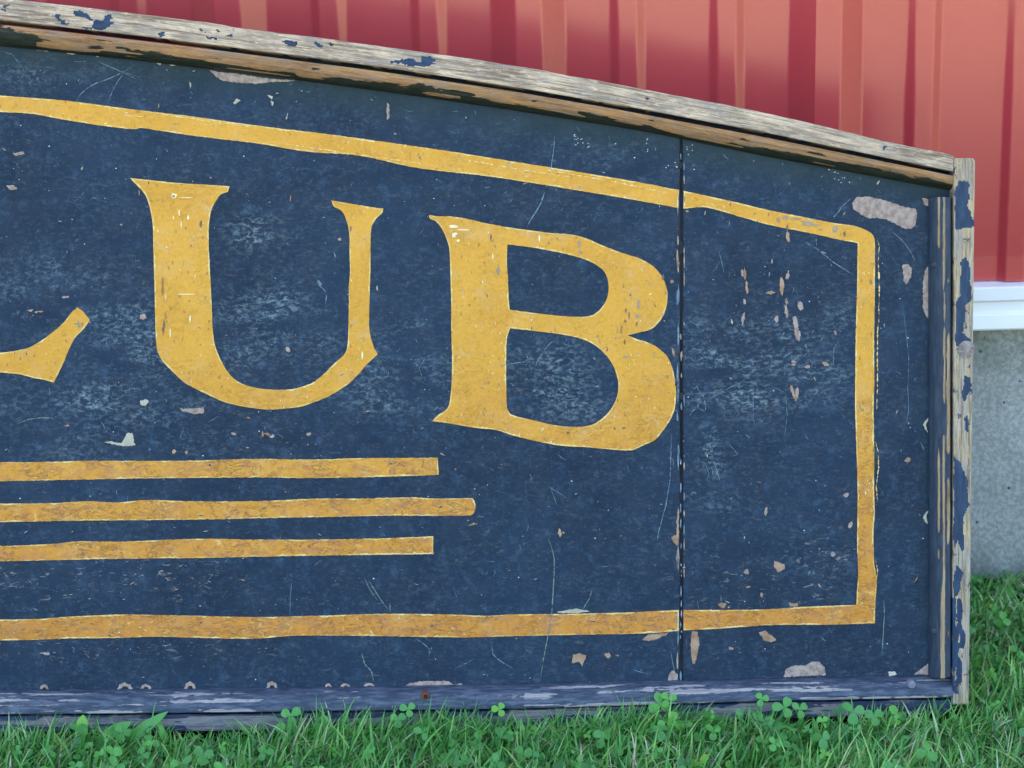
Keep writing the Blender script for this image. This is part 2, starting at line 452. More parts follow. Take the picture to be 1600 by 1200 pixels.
# foundation
xx = np.linspace(-3.4, BX, 700); zz = np.linspace(-0.05, TRIM_LO + 0.01, 40)
X, Zg = np.meshgrid(xx, zz, indexing='ij')
Yg = 0.004 + (fnoise(X * 40, Zg * 40, 21) - 0.5) * 0.003
moss = sstep(0.07, 0.0, np.abs(Zg - TRIM_LO)) * 0.9 + sstep(0.05, 0.0, Zg) * 0.8
grid_mesh('foundation', np.stack([X, Yg, Zg], 2), CONC, barn, {'moss': moss}, flip=False)
box('wall', (-3.4, 0.03, -0.05), (BX, 6.0, 3.2), ROOF, barn)
mesh('roof', [(-3.6, -0.35, 3.15), (BX + 0.2, -0.35, 3.15), (BX + 0.2, 3, 4.2), (-3.6, 3, 4.2), (BX + 0.2, 6.3, 3.15), (-3.6, 6.3, 3.15),
              (-3.6, -0.35, 3.25), (BX + 0.2, -0.35, 3.25), (BX + 0.2, 3, 4.3), (-3.6, 3, 4.3), (BX + 0.2, 6.3, 3.25), (-3.6, 6.3, 3.25)],
     [(0, 3, 2, 1), (3, 5, 4, 2), (6, 7, 8, 9), (9, 8, 10, 11), (0, 1, 7, 6), (5, 11, 10, 4), (1, 2, 8, 7), (2, 4, 10, 8), (0, 6, 9, 3), (3, 9, 11, 5)], ROOF, barn)

box('corner_trim', (BX + 0.0005, -0.022, TRIM_LO), (BX + 0.07, 0.05, 3.15), WHITE, barn)
# ------------------------------------------------------------------ the sign
sign = bpy.data.objects.new('wooden_sign', None); C.objects.link(sign)
sign.matrix_world = Matrix(((1, 0, 0, SO.x), (0, math.cos(LEAN), math.sin(LEAN), SO.y), (0, -math.sin(LEAN), math.cos(LEAN), SO.z), (0, 0, 0, 1)))
# local x = u, local y = away from the viewer, local z = v
sign['label'] = 'weathered navy arched wooden sign with gold letters and border, leaning before a red barn'
sign['category'] = 'sign'
_c, _s = math.cos(LEAN), math.sin(LEAN)
sign.matrix_world = Matrix(((1, 0, 0, SO.x), (0, _c, _s, SO.y), (0, -_s, _c, SO.z), (0, 0, 0, 1)))

XL = -3560                             # left end of the sign, out of the picture
def curve(pts):
    """smooth y(x) through traced points; a parabola continues it to the left"""
    xs_, ys_ = zip(*pts)
    def f(x):
        x = np.asarray(x, float)
        y = np.interp(x, xs_, ys_)
        return y
    return f
def arch(pts):
    f0 = curve(pts); y0 = pts[0][1]; x0 = pts[0][0]
    b = 0.105 / (2 * (x0 + 1020))
    def f(x):
        x = np.asarray(x, float)
        sm = (f0(x - 30) + f0(x) * 2 + f0(x + 30)) / 4
        e = y0 + b * ((x + 1020) ** 2 - (x0 + 1020) ** 2)
        return np.where(x < x0, e, np.where((x > x0 + 35) & (x < pts[-1][0] - 35), sm, f0(x)))
    return f
cap_t = arch([(0, -4), (29, 0), (260, 26), (400, 46), (600, 73), (800, 101), (1000, 138), (1200, 177), (1400, 224), (1491, 242)])
cap_b = arch([(0, 31), (260, 61), (400, 79), (600, 105.5), (800, 135.5), (965, 164), (1200, 208), (1491, 269)])
mol_t = arch([(0, 39), (260, 69), (400, 87), (600, 113), (800, 143), (965, 171.5), (1200, 216), (1491, 275.5)])
mol_b = arch([(0, 72), (200, 93), (400, 117), (600, 143), (800, 172), (1000, 204), (1200, 245), (1491, 299)])
bm_t = curve([(-3600, 1100), (0, 1078), (400, 1075), (800, 1068), (1200, 1060), (1500, 1055)])
bm_b = curve([(-3600, 1145), (0, 1116), (400, 1112), (800, 1107), (1200, 1095), (1500, 1089)])
bb_b = curve([(-3600, 1190), (0, 1146), (400, 1142), (800, 1136), (1200, 1124), (1500, 1114)])

def xsamples(x0, x1, step=2.2, coarse=25):
    a = []
    x = x0
    while x < x1:
        a.append(x); x += coarse if x < -60 else step
    a.append(x1); return np.array(a)

Sv = lambda x, y, d=0.0: np.array(S(float(x), float(y), d))

def quarter_round(name, A, B, D, mat, paint_fn, n=18, back=0.004):
    """A: inner edge points lying on the panel, B: outer edge points D proud (arrays of local points)"""
    cols = []; th = np.linspace(0, math.pi / 2, n)
    P = np.zeros((len(A), n + 3, 3)); ac = np.zeros(n + 3)
    w_ = np.linalg.norm((B - A)[len(A) // 2][[0, 2]])
    for j, t in enumerate(th):
        f = 1 - math.cos(t); d = D * math.sin(t)
        P[:, j] = A + (B - A) * f; P[:, j, 1] = -d
        ac[j] = (w_ + D) * 0.8 * t / (math.pi / 2)
    P[:, n] = B; P[:, n, 1] = -D + 0.0012; P[:, n] += (B - A) * 0.03
    P[:, n + 1] = B + (B - A) * 0.035; P[:, n + 1, 1] = -D * 0.5
    P[:, n + 2] = B + (B - A) * 0.035; P[:, n + 2, 1] = back
    ac[n:] = ac[n - 1] + np.array([0.001, 0.008, 0.016])
    s = np.concatenate([[0], np.cumsum(np.linalg.norm(np.diff(A, axis=0), axis=1))])
    Sg, Tg = np.meshgrid(s, ac, indexing='ij')
    jj = np.clip(np.arange(n + 3) / (n - 1), 0, 1.15)
    _, Tn = np.meshgrid(s, jj, indexing='ij')
    P[:, :, 1] += (fnoise(Sg * 40, Tg * 200, 41) - 0.5) * 0.0012 * (Tn < 1.1)
    pa = paint_fn(Sg, Tn, A)
    return P, pa, np.stack([Sg, Tg, np.zeros_like(Sg)], 2)

def strip_board(T, B, dfront, dback, n=12, bev=0.0012, wob=0.0006):
    """front face between outline T and B, with eased arrises, returned as a grid of points"""
    rows = []
    P = np.zeros((len(T), n + 6, 3))
    across = B - T
    for j in range(n):
        f = 0.03 + 0.94 * j / (n - 1)
        P[:, 3 + j] = T + across * f; P[:, 3 + j, 1] = -dfront
    P[:, 2] = T + across * 0.01; P[:, 2, 1] = -dfront + bev * 0.4
    P[:, 1] = T; P[:, 1, 1] = -dfront + bev * 1.2
    P[:, 0] = T; P[:, 0, 1] = dback
    P[:, n + 3] = T + across * 0.99; P[:, n + 3, 1] = -dfront + bev * 0.4
    P[:, n + 4] = B; P[:, n + 4, 1] = -dfront + bev * 1.2
    P[:, n + 5] = B; P[:, n + 5, 1] = dback
    s = np.concatenate([[0], np.cumsum(np.linalg.norm(np.diff(T, axis=0), axis=1))])
    wd = np.linalg.norm(across[:, [0, 2]], axis=1).mean()
    tn = np.concatenate([[-0.2, -0.03, 0], np.linspace(0.03, 0.97, n), [1, 1.03, 1.2]])
    Sg, Tn = np.meshgrid(s, tn, indexing='ij')
    P[:, :, 1] += (fnoise(Sg * 60, Tn * 3, 51) - 0.5) * wob * 2
    edge = (fnoise(Sg * 45, Sg * 0, 52) - 0.5) * wob * 2.2
    P[:, :4, 2] += edge[:, :4]
    return P, Sg, Tn, np.stack([Sg, Tn * wd, np.zeros_like(Sg)], 2)

def ends(P):
    """close a swept grid: repeat the first and last rows collapsed towards the middle"""
    a = np.repeat(P[:1].mean(axis=1, keepdims=True), P.shape[1], 1); b = np.repeat(P[-1:].mean(axis=1, keepdims=True), P.shape[1], 1)
    return np.concatenate([a, P, b], 0)
def ext(A): return np.concatenate([A[:1], A, A[-1:]], 0)

# --- panel boards
SEAM = 1064.5
def haze_at(px, py):
    H = np.zeros_like(px)
    for x, y, rx, ry, k in [(95, 430, 60, 25, .5), (150, 440, 45, 20, .6), (190, 500, 75, 28, .8), (215, 545, 70, 45, .8), (150, 625, 70, 25, .9), (200, 640, 50, 20, .8), (110, 690, 60, 40, .4),
                            (395, 360, 32, 24, 1.0), (450, 370, 20, 15, .4), (430, 470, 55, 22, .8), (420, 505, 60, 45, .7), (380, 520, 40, 60, .7), (500, 510, 40, 60, .4), (300, 650, 70, 40, .35),
                            (640, 565, 60, 35, 1.0), (610, 610, 65, 30, 1.0), (590, 590, 60, 40, .7), (655, 510, 18, 8, .7), (700, 640, 30, 20, .4),
                            (860, 580, 60, 28, .9), (855, 610, 65, 26, 1.0), (900, 635, 50, 25, .8), (830, 545, 40, 20, .5), (880, 545, 30, 20, .4),
                            (1085, 515, 28, 20, .8), (1110, 560, 36, 24, 1.0), (1150, 575, 45, 22, .9), (1125, 600, 60, 30, .8), (1170, 620, 60, 26, .9), (1180, 520, 60, 20, .5), (1230, 545, 50, 45, .9), (1270, 600, 55, 36, .8), (1310, 490, 30, 25, .5),
                            (1108, 705, 14, 32, 1.0), (1115, 730, 18, 20, .7), (1130, 790, 40, 20, .3), (1290, 870, 40, 25, .4), (30, 620, 60, 30, .4), (20, 460, 50, 40, .4), (1330, 250, 40, 30, .3), (1000, 240, 80, 25, .3), (60, 110, 60, 25, .5), (150, 110, 60, 20, .4)]:
        H = np.maximum(H, k * np.exp(-(((px - x) / rx) ** 2 + ((py - y) / ry) ** 2) * 0.9))
    return np.clip(H + 0.10, 0, 1)
def flake_at(px, py):
    F_ = 0.15 + 0 * px
    for x, y, rx, ry, k in [(60, 900, 160, 50, .8), (250, 900, 120, 40, 1), (150, 1010, 300, 22, .7), (120, 690, 60, 40, .4), (420, 680, 80, 25, .8), (330, 645, 50, 20, .5), (1290, 880, 60, 50, 1.), (1150, 910, 120, 50, .5), (1250, 920, 90, 30, .9),
                            (500, 700, 120, 30, .3), (60, 480, 70, 30, .3), (950, 1000, 90, 30, .3), (1210, 640, 50, 30, .4), (860, 730, 100, 40, .2)]:
        F_ = np.maximum(F_, k * np.exp(-(((px - x) / rx) ** 2 + ((py - y) / ry) ** 2)))
    return F_

def panel_board(x0, x1, seam_side):
    xs_ = xsamples(x0, x1, 4.0, 30)
    n = 240
    P = np.zeros((len(xs_), n, 3)); PX = np.zeros((len(xs_), n)); PY = np.zeros((len(xs_), n))
    for i, x in enumerate(xs_):
        t0 = (mol_t(x) + mol_b(x)) / 2; b0 = float(bm_t(x)) + 10
        for j, y in enumerate(np.linspace(t0, b0, n)):
            xo = x
            if seam_side == 'r' and i == len(xs_) - 1 or seam_side == 'l' and i == 0:
                xo = x + (float(vnoise(y * 0.13, 0.5, 77 + (seam_side == 'l'))) - 0.5) * 1.9
            P[i, j] = S(xo, y); PX[i, j] = x; PY[i, j] = y
    P[:, :, 1] += (fnoise(PX * 0.006, PY * 0.006, 61, 3) - 0.5) * 0.0006
    # returns (edges going back)
    f = P.copy()
    top = f[:, :1].copy(); top[:, :, 1] = 0.012; bot = f[:, -1:].copy(); bot[:, :, 1] = 0.012
    Pf = np.concatenate([top, f, bot], 1)
    l = Pf[:1].copy(); l[:, :, 1] = 0.012; r = Pf[-1:].copy(); r[:, :, 1] = 0.012
    Pf = np.concatenate([l, Pf, r], 0)
    pad = lambda A: np.pad(A, 1, mode='edge')
    shade = sstep(60, 0, PY - mol_b(PX)) * 0.95 * (0.5 + fnoise(PX * .02, PY * .03, 67)) + sstep(24, 0, 1450 - PX) * 0.25  # painted shade: strong below the top moulding, faint beside the side moulding
    o = grid_mesh('panel_board', Pf, PANEL, sign, {'haze': pad(haze_at(PX, PY)), 'flake': pad(flake_at(PX, PY)), 'edge_shade': pad(np.clip(shade, 0, 1))}, flip=True)
    return o
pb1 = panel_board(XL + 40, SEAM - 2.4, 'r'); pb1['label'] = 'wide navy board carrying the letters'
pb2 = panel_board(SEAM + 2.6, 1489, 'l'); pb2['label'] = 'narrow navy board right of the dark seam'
# dark batten behind the seam and rails on the back
def sbox(name, x0, y0, x1, y1, d0, d1, mat):
    a = S(x0, y0); b = S(x1, y0); c = S(x1, y1); d = S(x0, y1)
    v = [(p[0], -d0, p[2]) for p in (a, b, c, d)] + [(p[0], -d1, p[2]) for p in (a, b, c, d)]
    return mesh(name, v, [(3, 2, 1, 0), (4, 5, 6, 7), (0, 1, 5, 4), (1, 2, 6, 5), (2, 3, 7, 6), (3, 0, 4, 7)], mat, sign)
sbox('batten', SEAM - 40, 205, SEAM + 40, 1080, -0.0035, -0.022, BACK)
for x in (-500, -1900, -3000, 400): sbox('batten', x - 30, 150, x + 30, 1070, -0.0125, -0.028, BACK)
sbox('batten', 1380, 330, 1440, 1070, -0.0125, -0.028, BACK)

# --- top moulding (quarter round) and cap board
xs_ = xsamples(XL, 1490)
A = np.array([Sv(x, mol_b(x)) for x in xs_]); B = np.array([Sv(x, mol_t(x), 0.013) for x in xs_])
def paint_top(Sg, Tn, A):
    px = xs_[:, None] + 0 * Tn
    edge = 0.64 + (fnoise(px * 0.012, Tn * 0.5, 5) - 0.5) * 0.75 + 0.12 * sstep(260, 0, px)
    pa = 0.5 + (edge - Tn) * 1.7
    st_ = fnoise(px * 0.010, Tn * 9, 8, 3)
    pa = pa - sstep(0.56, 0.66, st_) * 0.9 * (Tn > 0.30) * (Tn < 0.80)
    pa = pa + sstep(0.66, 0.74, fnoise(px * 0.018, Tn * 5, 9)) * 0.6 * (Tn > 0.45)
    pa = np.where(Tn < 0.28, 1, pa); pa = np.where((px < 60) & (Tn < 0.8), np.maximum(pa, 0.9), pa)
    return np.clip(pa, 0, 1)
P, pa, st = quarter_round('m', A, B, 0.013, TOPM, paint_top)
grid_mesh('top_moulding', ends(P), TOPM, sign, {'paint': ext(pa)}, ext(st), flip=False)
T = np.array([Sv(x, cap_t(x), 0.013) for x in xs_]); Bb = np.array([Sv(x, cap_b(x), 0.013) for x in xs_])
P, Sg, Tn, st = strip_board(T, Bb, 0.013, 0.024, n=16)
px = xs_[:, None] + 0 * Tn; py = cap_t(px) + (cap_b(px) - cap_t(px)) * Tn
pa = np.zeros_like(Tn)
jx = px + (fnoise(px * .12, py * .3, 31) - .5) * 9; jy = py + (fnoise(px * .15, py * .3, 32) - .5) * 6
for poly in [[(115, 17), (124, 15), (133, 20), (140, 24), (147, 31), (160, 32), (165, 24), (172, 22), (176, 27), (170, 31), (179, 34), (178, 38), (168, 42), (165, 46), (150, 45), (144, 41), (146, 36), (140, 30), (128, 26), (116, 24)],
             [(85, 23), (92, 24), (98, 31), (106, 37), (103, 39), (92, 34)], [(128, 43), (140, 42), (148, 44), (170, 46), (140, 46)], [(246, 52), (258, 49), (259, 57), (252, 58)],
             [(5, 9), (16, 5), (17, 8), (8, 12)], [(0, 14), (10, 14), (10, 17), (0, 17)], [(308, 45), (318, 47), (319, 50)], [(332, 45), (344, 48), (346, 51), (336, 49)], [(354, 53), (366, 55), (362, 58), (355, 56)], [(320, 57), (338, 58), (339, 62), (326, 60)], [(362, 46), (368, 47), (368, 49)],
             [(438, 64), (450, 63), (465, 66), (463, 72), (450, 71)], [(490, 65), (502, 68), (506, 74), (496, 75)], [(512, 66), (524, 68), (520, 72), (512, 70)],
             [(608, 94), (622, 95), (628, 93), (640, 91), (650, 96), (658, 97), (660, 88), (675, 89), (682, 95), (674, 101), (662, 105), (650, 103), (636, 103), (630, 99), (612, 98)],
             [(825, 103), (829, 97), (836, 99), (828, 106)], [(1008, 152), (1013, 153), (1010, 156)], [(1588, 0), (1589, 0), (1589, 1)], [(1378, 226), (1386, 230), (1380, 234)]]:
    pa = np.maximum(pa, inpoly(jx, jy, poly) * 1.0)
pa = np.maximum(pa, sstep(0.70, 0.76, fnoise(px * .05, py * .2, 33)) * 0.35)
pa = np.where(Tn > 1.0, np.maximum(pa, sstep(0.45, 0.55, fnoise(px * .02, px * 0, 34)) * 0.8), pa)
grid_mesh('cap_board', ends(P), CAPM, sign, {'paint': ext(pa)}, ext(st), flip=True)
# rail behind the gap under the cap (the gap is open towards the left, where the wall shows through)
xr = xsamples(330, 1488, 12)
T = np.array([Sv(x, cap_b(x) - 16, 0.0) for x in xr]); Bb = np.array([Sv(x, mol_t(x) + 14, 0.0) for x in xr])
P, Sg, Tn, st = strip_board(T, Bb, -0.004, 0.022, n=4)
grid_mesh('back_rail', ends(P), BLK, sign, flip=True)

# --- bottom moulding and sill board
xs_ = xsamples(XL, 1488)
A = np.array([Sv(x, bm_t(x)) for x in xs_]); B = np.array([Sv(x, bm_b(x), 0.015) for x in xs_])
def paint_bot(Sg, Tn, A):
    px = xs_[:, None] + 0 * Tn
    pa = 0.86 - 0 * Tn
    a = fnoise(px * 0.011, Tn * 9, 91, 6); b = fnoise(px * 0.09, Tn * 26, 95, 4)
    wearz = np.exp(-((Tn - 0.33) / 0.10) ** 2) * 0.9 + np.exp(-((Tn - 0.62) / 0.16) ** 2) * 0.85 + np.exp(-((Tn - 0.98) / 0.08) ** 2) * 1.1
    loc = 0.55 + 0.45 * np.clip(np.cos((px - 120) / 260.0), -1, 1) * np.where(px > 450, np.where(px < 820, 0.1, 1), 1)
    loc = np.where((px > 430) & (px < 820), 0.42, np.where(px > 1100, 0.75, 0.85))
    pa = pa - wearz * loc * (0.05 + 1.1 * sstep(0.42, 0.66, a)) * (0.15 + 1.3 * b)
    return np.clip(pa, 0, 1)
P, pa, st = quarter_round('m', A, B, 0.015, BMOLD, paint_bot, n=26)
grid_mesh('bottom_moulding', ends(P), BMOLD, sign, {'paint': ext(pa)}, ext(st), flip=True)
T = np.array([Sv(x, bm_b(x) + 3.0, 0.012) for x in xs_]); Bb = np.array([Sv(x, bb_b(x), 0.012) for x in xs_])
P, Sg, Tn, st = strip_board(T, Bb, 0.012, 0.024, n=8)
px = xs_[:, None] + 0 * Tn
pa = sstep(0.40, 0.62, fnoise(px * 0.012, Tn * 3.5, 101, 5)) * 0.95 + 0.25 * (Tn < 0.3)
grid_mesh('sill_board', ends(P), BBRD, sign, {'paint': ext(np.clip(pa, 0, 1))}, ext(st), flip=True)

# --- right hand moulding and stile (and their plain twins at the far left end)
def side(xi, xo, yt, yb, xa, xb, yt2, yb2, detail):
    ys_ = np.arange(yt, yb + 1, 2.2 if detail else 20)
    A = np.array([Sv(xi, y) for y in ys_]); B = np.array([Sv(xo, y, 0.013) for y in ys_])
    def pf(Sg, Tn, A):
        py = ys_[:, None] + 0 * Tn
        pa = 0.95 - 0 * Tn
        s1 = np.exp(-((Tn - 0.80 - (fnoise(py * .004, py * 0, 111) - .5) * .12) / 0.045) ** 2)
        s2 = np.exp(-((Tn - 0.93) / 0.06) ** 2) * sstep(0.35, 0.6, fnoise(py * .01, py * 0, 112))
        s3 = np.exp(-((Tn - 0.60) / 0.05) ** 2) * sstep(0.50, 0.62, fnoise(py * .009, py * 0, 113))
        s1 = s1 * sstep(0.25, 0.45, fnoise(py * .012, Tn * 3, 114))
        lo = sstep(860, 960, py) * np.exp(-((Tn - 0.74) / 0.09) ** 2)
        wr = np.maximum(np.maximum(s1, s2), np.maximum(s3, lo))
        wr = wr * (0.55 + 0.9 * fnoise(py * .06, Tn * 30, 115))
        return np.clip(pa - wr * 0.95, 0, 1)
    P, pa, st = quarter_round('m', A, B, 0.013, SMOLD, pf, n=26)
    o1 = grid_mesh('side_moulding', ends(P), SMOLD, sign, {'paint': ext(pa)}, ext(st), flip=xi < xo)
    ys2 = np.arange(yt2, yb2 + 1, 2.2 if detail else 20)
    fx = lambda y, x0: x0 - (y - 247) * 0.0035
    T = np.array([Sv(fx(y, xa), y, 0.014) for y in ys2]); Bb = np.array([Sv(fx(y, xb) - (0.008 * (y - 247) if detail else 0) - (4 * max(0, 1 - (y - yt2) / 6) ** 2 if detail else 0), y, 0.014) for y in ys2])
    P, Sg, Tn, st = strip_board(T, Bb, 0.014, 0.026, n=16)
    py = ys2[:, None] + 0 * Tn; pxn = Tn
    pa = np.zeros_like(Tn)
    jt = pxn + (fnoise(py * .08, Tn * 4, 121) - .5) * .22; jy = py + (fnoise(py * .1, Tn * 5, 122) - .5) * 8
    for poly in [[(0.05, 300), (0.25, 284), (0.50, 280), (0.70, 292), (0.75, 305), (0.62, 320), (0.95, 340), (1.1, 354), (0.02, 357)],
                 [(0.33, 408), (0.55, 400), (0.75, 415), (0.82, 440), (0.85, 470), (0.55, 478), (0.50, 520), (0.95, 532), (0.6, 545), (0.1, 540), (0.12, 478), (0.33, 460)],
                 [(0.5, 585), (0.9, 590), (0.85, 612), (0.55, 628), (0.45, 618), (0.5, 600)], [(0.55, 652), (0.8, 648), (0.85, 676), (0.65, 672)],
                 [(0.0, 712), (0.25, 718), (0.55, 738), (0.78, 752), (0.82, 790), (0.6, 810), (0.62, 860), (0.45, 862), (0.30, 845), (0.02, 858), (0.05, 780), (0.0, 745)],
                 [(0.2, 884), (0.45, 888), (0.5, 912), (0.3, 930), (0.1, 935), (0.0, 905)], [(-0.2, 935), (0.55, 935), (0.62, 965), (0.75, 1000), (0.5, 1025), (0.55, 1060), (0.4, 1085), (-0.2, 1085)]]:
        pa = np.maximum(pa, inpoly(jt, jy, poly) * 1.0)
    pa = np.where(py > 930, pa - sstep(0.58, 0.66, fnoise(py * .04, Tn * 5, 123)) * 0.9, pa)
    pa = np.maximum(pa, sstep(0.62, 0.70, fnoise(py * .08, Tn * 3, 124)) * 0.5)
    o2 = grid_mesh('stile', ends(P), SIDEM, sign, {'paint': ext(np.clip(pa, 0, 1))}, ext(st), flip=xa > xb)
    return o1, o2
side(1450, 1485, 308, 1058, 1491, 1524, 247, 1100, True)
side(XL + 75, XL + 40, 360, 1090, XL + 34, XL, 247, 1130, False)

# --- nails, plug, rusty screw hole
def disc(name, x, y, d, r, mat, h=0.0008, hole=False):
    c = Sv(x, y, d); v = [(c[0], -d - h - (0 if hole else 0.0003), c[2])]; f = []
    n = 18
    for k in range(n):
        a = 2 * math.pi * k / n; v.append((c[0] + r * .75 * math.cos(a), -d - h, c[2] + r * .75 * math.sin(a)))
    for k in range(n):
        a = 2 * math.pi * k / n; v.append((c[0] + r * math.cos(a), -d - h * 0.4, c[2] + r * math.sin(a)))
    for k in range(n):
        a = 2 * math.pi * k / n; v.append((c[0] + r * math.cos(a), -d + 0.004, c[2] + r * math.sin(a)))
    for k in range(n):
        q = (k + 1) % n
        f += [(0, 1 + q, 1 + k), (1 + k, 1 + q, 1 + n + q, 1 + n + k), (1 + n + k, 1 + n + q, 1 + 2 * n + q, 1 + 2 * n + k)]
    return mesh(name, v, f, mat, sign)
def profd(t, D): return D * math.sin(math.acos(max(0, 1 - t)))
sh = disc('screw', 664, 1087, 0.0128, 0.0030, RUST); sh['label'] = 'rusty screw'
sh2 = disc('screw_hole', 664.5, 1088, 0.0140, 0.0012, BLK)
disc('nail', 1424, 1069, 0.0118, 0.0031, NAILM, 0.0022)
NNV = mat_simple('navy_painted_nail', (0.02, 0.035, 0.05), (0.05, 0.07, 0.09), 300, 0.5, 0.6)
disc('nail', 1461, 414, 0.0085, 0.0024, NNV, 0.0008)
disc('nail', 1460, 986, 0.0085, 0.0020, NNV, 0.0008)
disc('wood_plug', 1510, 546, 0.0142, 0.0060, mat_simple('grey_end_grain', (0.20, 0.17, 0.15), (0.36, 0.31, 0.27), 260, 0.8, 0.8), 0.0006)

# ------------------------------------------------------------------ painted letters, border and stripes
def smooth_loop(pts, step=2.0, sharp=48):
    n = len(pts); V = [Vector(p) for p in pts]; out = []
    cor = []
    for i in range(n):
        a = (V[i] - V[i - 1]); b = (V[(i + 1) % n] - V[i])
        cor.append(math.degrees(a.angle(b)) > sharp if a.length > 1e-6 and b.length > 1e-6 else True)
    for i in range(n):
        p1, p2 = V[i], V[(i + 1) % n]
        p0 = V[i - 1] if not cor[i] else p1 * 2 - p2
        p3 = V[(i + 2) % n] if not cor[(i + 1) % n] else p2 * 2 - p1
        L = (p2 - p1).length; k = max(1, int(L / step))
        m1 = (p2 - p0) * 0.5; m2 = (p3 - p1) * 0.5
        for mm in (m1, m2):
            if mm.length > L: mm *= L / mm.length
        for j in range(k):
            t = j / k
            q = p1 * (2*t**3 - 3*t*t + 1) + m1 * (t**3 - 2*t*t + t) + p2 * (-2*t**3 + 3*t*t) + m2 * (t**3 - t*t)
            out.append((q.x, q.y))
    return out

def painted(name, loops, mat, label=None, d=0.00035, rough=0.35, seed=0, ridge=1.0):
    """a coat of paint with its own thickness and ragged, ridged edges"""
    vs = []; fs = []; mi = []; low = []
    L2 = []
    for li, lp in enumerate(loops):
        lp = smooth_loop(lp)
        a = np.array(lp); i = np.arange(len(a))
        a[:, 0] += (fnoise(a[:, 0] * .35, a[:, 1] * .35, 200 + seed) - .5) * rough * 3.2
        a[:, 1] += (fnoise(a[:, 0] * .35, a[:, 1] * .35, 230 + seed) - .5) * rough * 3.2
        L2.append([tuple(p) for p in a])
    pts3 = [[Vector((x, -y, 0)) for x, y in lp] for lp in L2]
    tris = tessellate_polygon(pts3)
    flat = [p for lp in L2 for p in lp]
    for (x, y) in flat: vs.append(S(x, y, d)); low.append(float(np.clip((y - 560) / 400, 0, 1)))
    N0 = len(vs)
    for t in tris:
        a, b, c = (Vector(vs[k]) for k in t)
        fs.append(tuple(t) if (b - a).cross(c - a).y < 0 else tuple(reversed(t))); mi.append(0)
    for (x, y) in flat: vs.append(S(x, y, -0.0002)); low.append(low[len(vs) - 1 - N0])
    base = 0
    for lp in L2:
        n = len(lp)
        for k in range(n):
            a, b = base + k, base + (k + 1) % n
            fs.append((a, b, b + N0, a + N0)); mi.append(0)
        base += n
    # ridges of paint along the edge
    for li, lp in enumerate(L2):
        n = len(lp); area = sum(lp[k][0] * lp[(k + 1) % n][1] - lp[(k + 1) % n][0] * lp[k][1] for k in range(n))
        sgn = 1 if area > 0 else -1
        if li > 0: sgn = -sgn
        ins = []; wd = []
        for k in range(n):
            p = Vector(lp[k - 2]); q = Vector(lp[(k + 2) % n]); tdir = (q - p)
            tdir = tdir.normalized() if tdir.length > 1e-6 else Vector((1, 0))
            nrm = Vector((-tdir.y, tdir.x)) * sgn
            wv = float(fnoise(lp[k][0] * .045, lp[k][1] * .045, 260 + seed + li, 4))
            wv = max(0.0, (wv - 0.36)) * 8 * ridge
            wv = min(wv, 1.9) * (0.7 + 0.9 * rnd.random())
            wd.append(wv); ins.append(nrm)
        off = len(vs)
        for k in range(n):
            x, y = lp[k]; nx, ny = ins[k]
            g = 0.25
            for q, dd in ((g, d + 0.00008), (g + wd[k] * .5, d + 0.00022), (g + wd[k], d + 0.00008)):
                vs.append(S(x + nx * q, y + ny * q, dd)); low.append(0)
        for k in range(n):
            q = (k + 1) % n
            if wd[k] < 0.25 and wd[q] < 0.25: continue
            for s_ in (0, 1):
                a, b, c, e = off + 3 * k + s_, off + 3 * q + s_, off + 3 * q + s_ + 1, off + 3 * k + s_ + 1
                A_, B_, C_ = (Vector(vs[z]) for z in (a, b, c))
                fs.append((a, b, c, e) if (B_ - A_).cross(C_ - A_).y < 0 else (e, c, b, a)); mi.append(1)
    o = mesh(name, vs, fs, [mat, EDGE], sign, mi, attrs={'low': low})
    if label: o['label'] = label
    return o

U = [(203,278),(230,281),(280,286),(330,289),(359,291),(356,300),(345,304),(336,316),(330,330),(327,348),(326,370),(327,400),(329,440),(331,480),(332,510),(335,535),(342,556),(353,577),(366,592),(382,601),(400,606),(430,609),(455,608),(472,604),(490,597),(505,585),(520,570),(536,556),(542,545),(544,520),(545,480),(545,450),(547,420),(546,400),(546,370),(544,354),(540,341),(534,330),(521,322),(518,313),(535,316),(565,321),(590,325),(599,326),(597,333),(586,344),(580,358),(579,390),(579,420),(578,450),(577,480),(577,512),(580,530),(585,544),(590,554),(581,562),(570,573),(557,588),(543,601),(528,611),(510,621),(492,628),(472,635),(450,638),(422,640),(398,638),(374,634),(350,628),(325,617),(305,607),(287,597),(270,581),(256,567),(249,556),(245,544),(243,520),(242,480),(241,440),(240,400),(239,360),(237,340),(233,321),(228,307),(221,297),(212,288)]
Bl = [(670,336),(685,338),(702,338),(730,342),(760,349),(800,356),(830,360),(860,364),(890,366),(915,372),(945,385),(975,396),(1000,404),(1019,415),(1033,430),(1040,445),(1043,460),(1042,476),(1038,490),(1030,503),(1018,514),(1000,519),(981,524),(996,530),(1015,536),(1030,545),(1043,558),(1050,573),(1054,590),(1056,605),(1056,625),(1054,640),(1048,655),(1038,670),(1024,687),(1005,696),(990,703),(978,704),(950,702),(920,699),(880,697),(850,692),(820,685),(800,680),(775,672),(745,669),(715,664),(690,660),(675,658),(685,648),(697,640),(702,630),(704,615),(706,590),(706,550),(705,520),(705,480),(704,440),(703,410),(702,390),(698,374),(690,357),(681,346),(672,342)]
Bh1 = [(793,382),(820,385),(850,390),(880,396),(910,404),(930,413),(943,423),(949,435),(951,450),(949,464),(942,478),(930,490),(919,494),(900,495),(870,493),(835,489),(797,484),(795,470),(794,440),(792,405)]
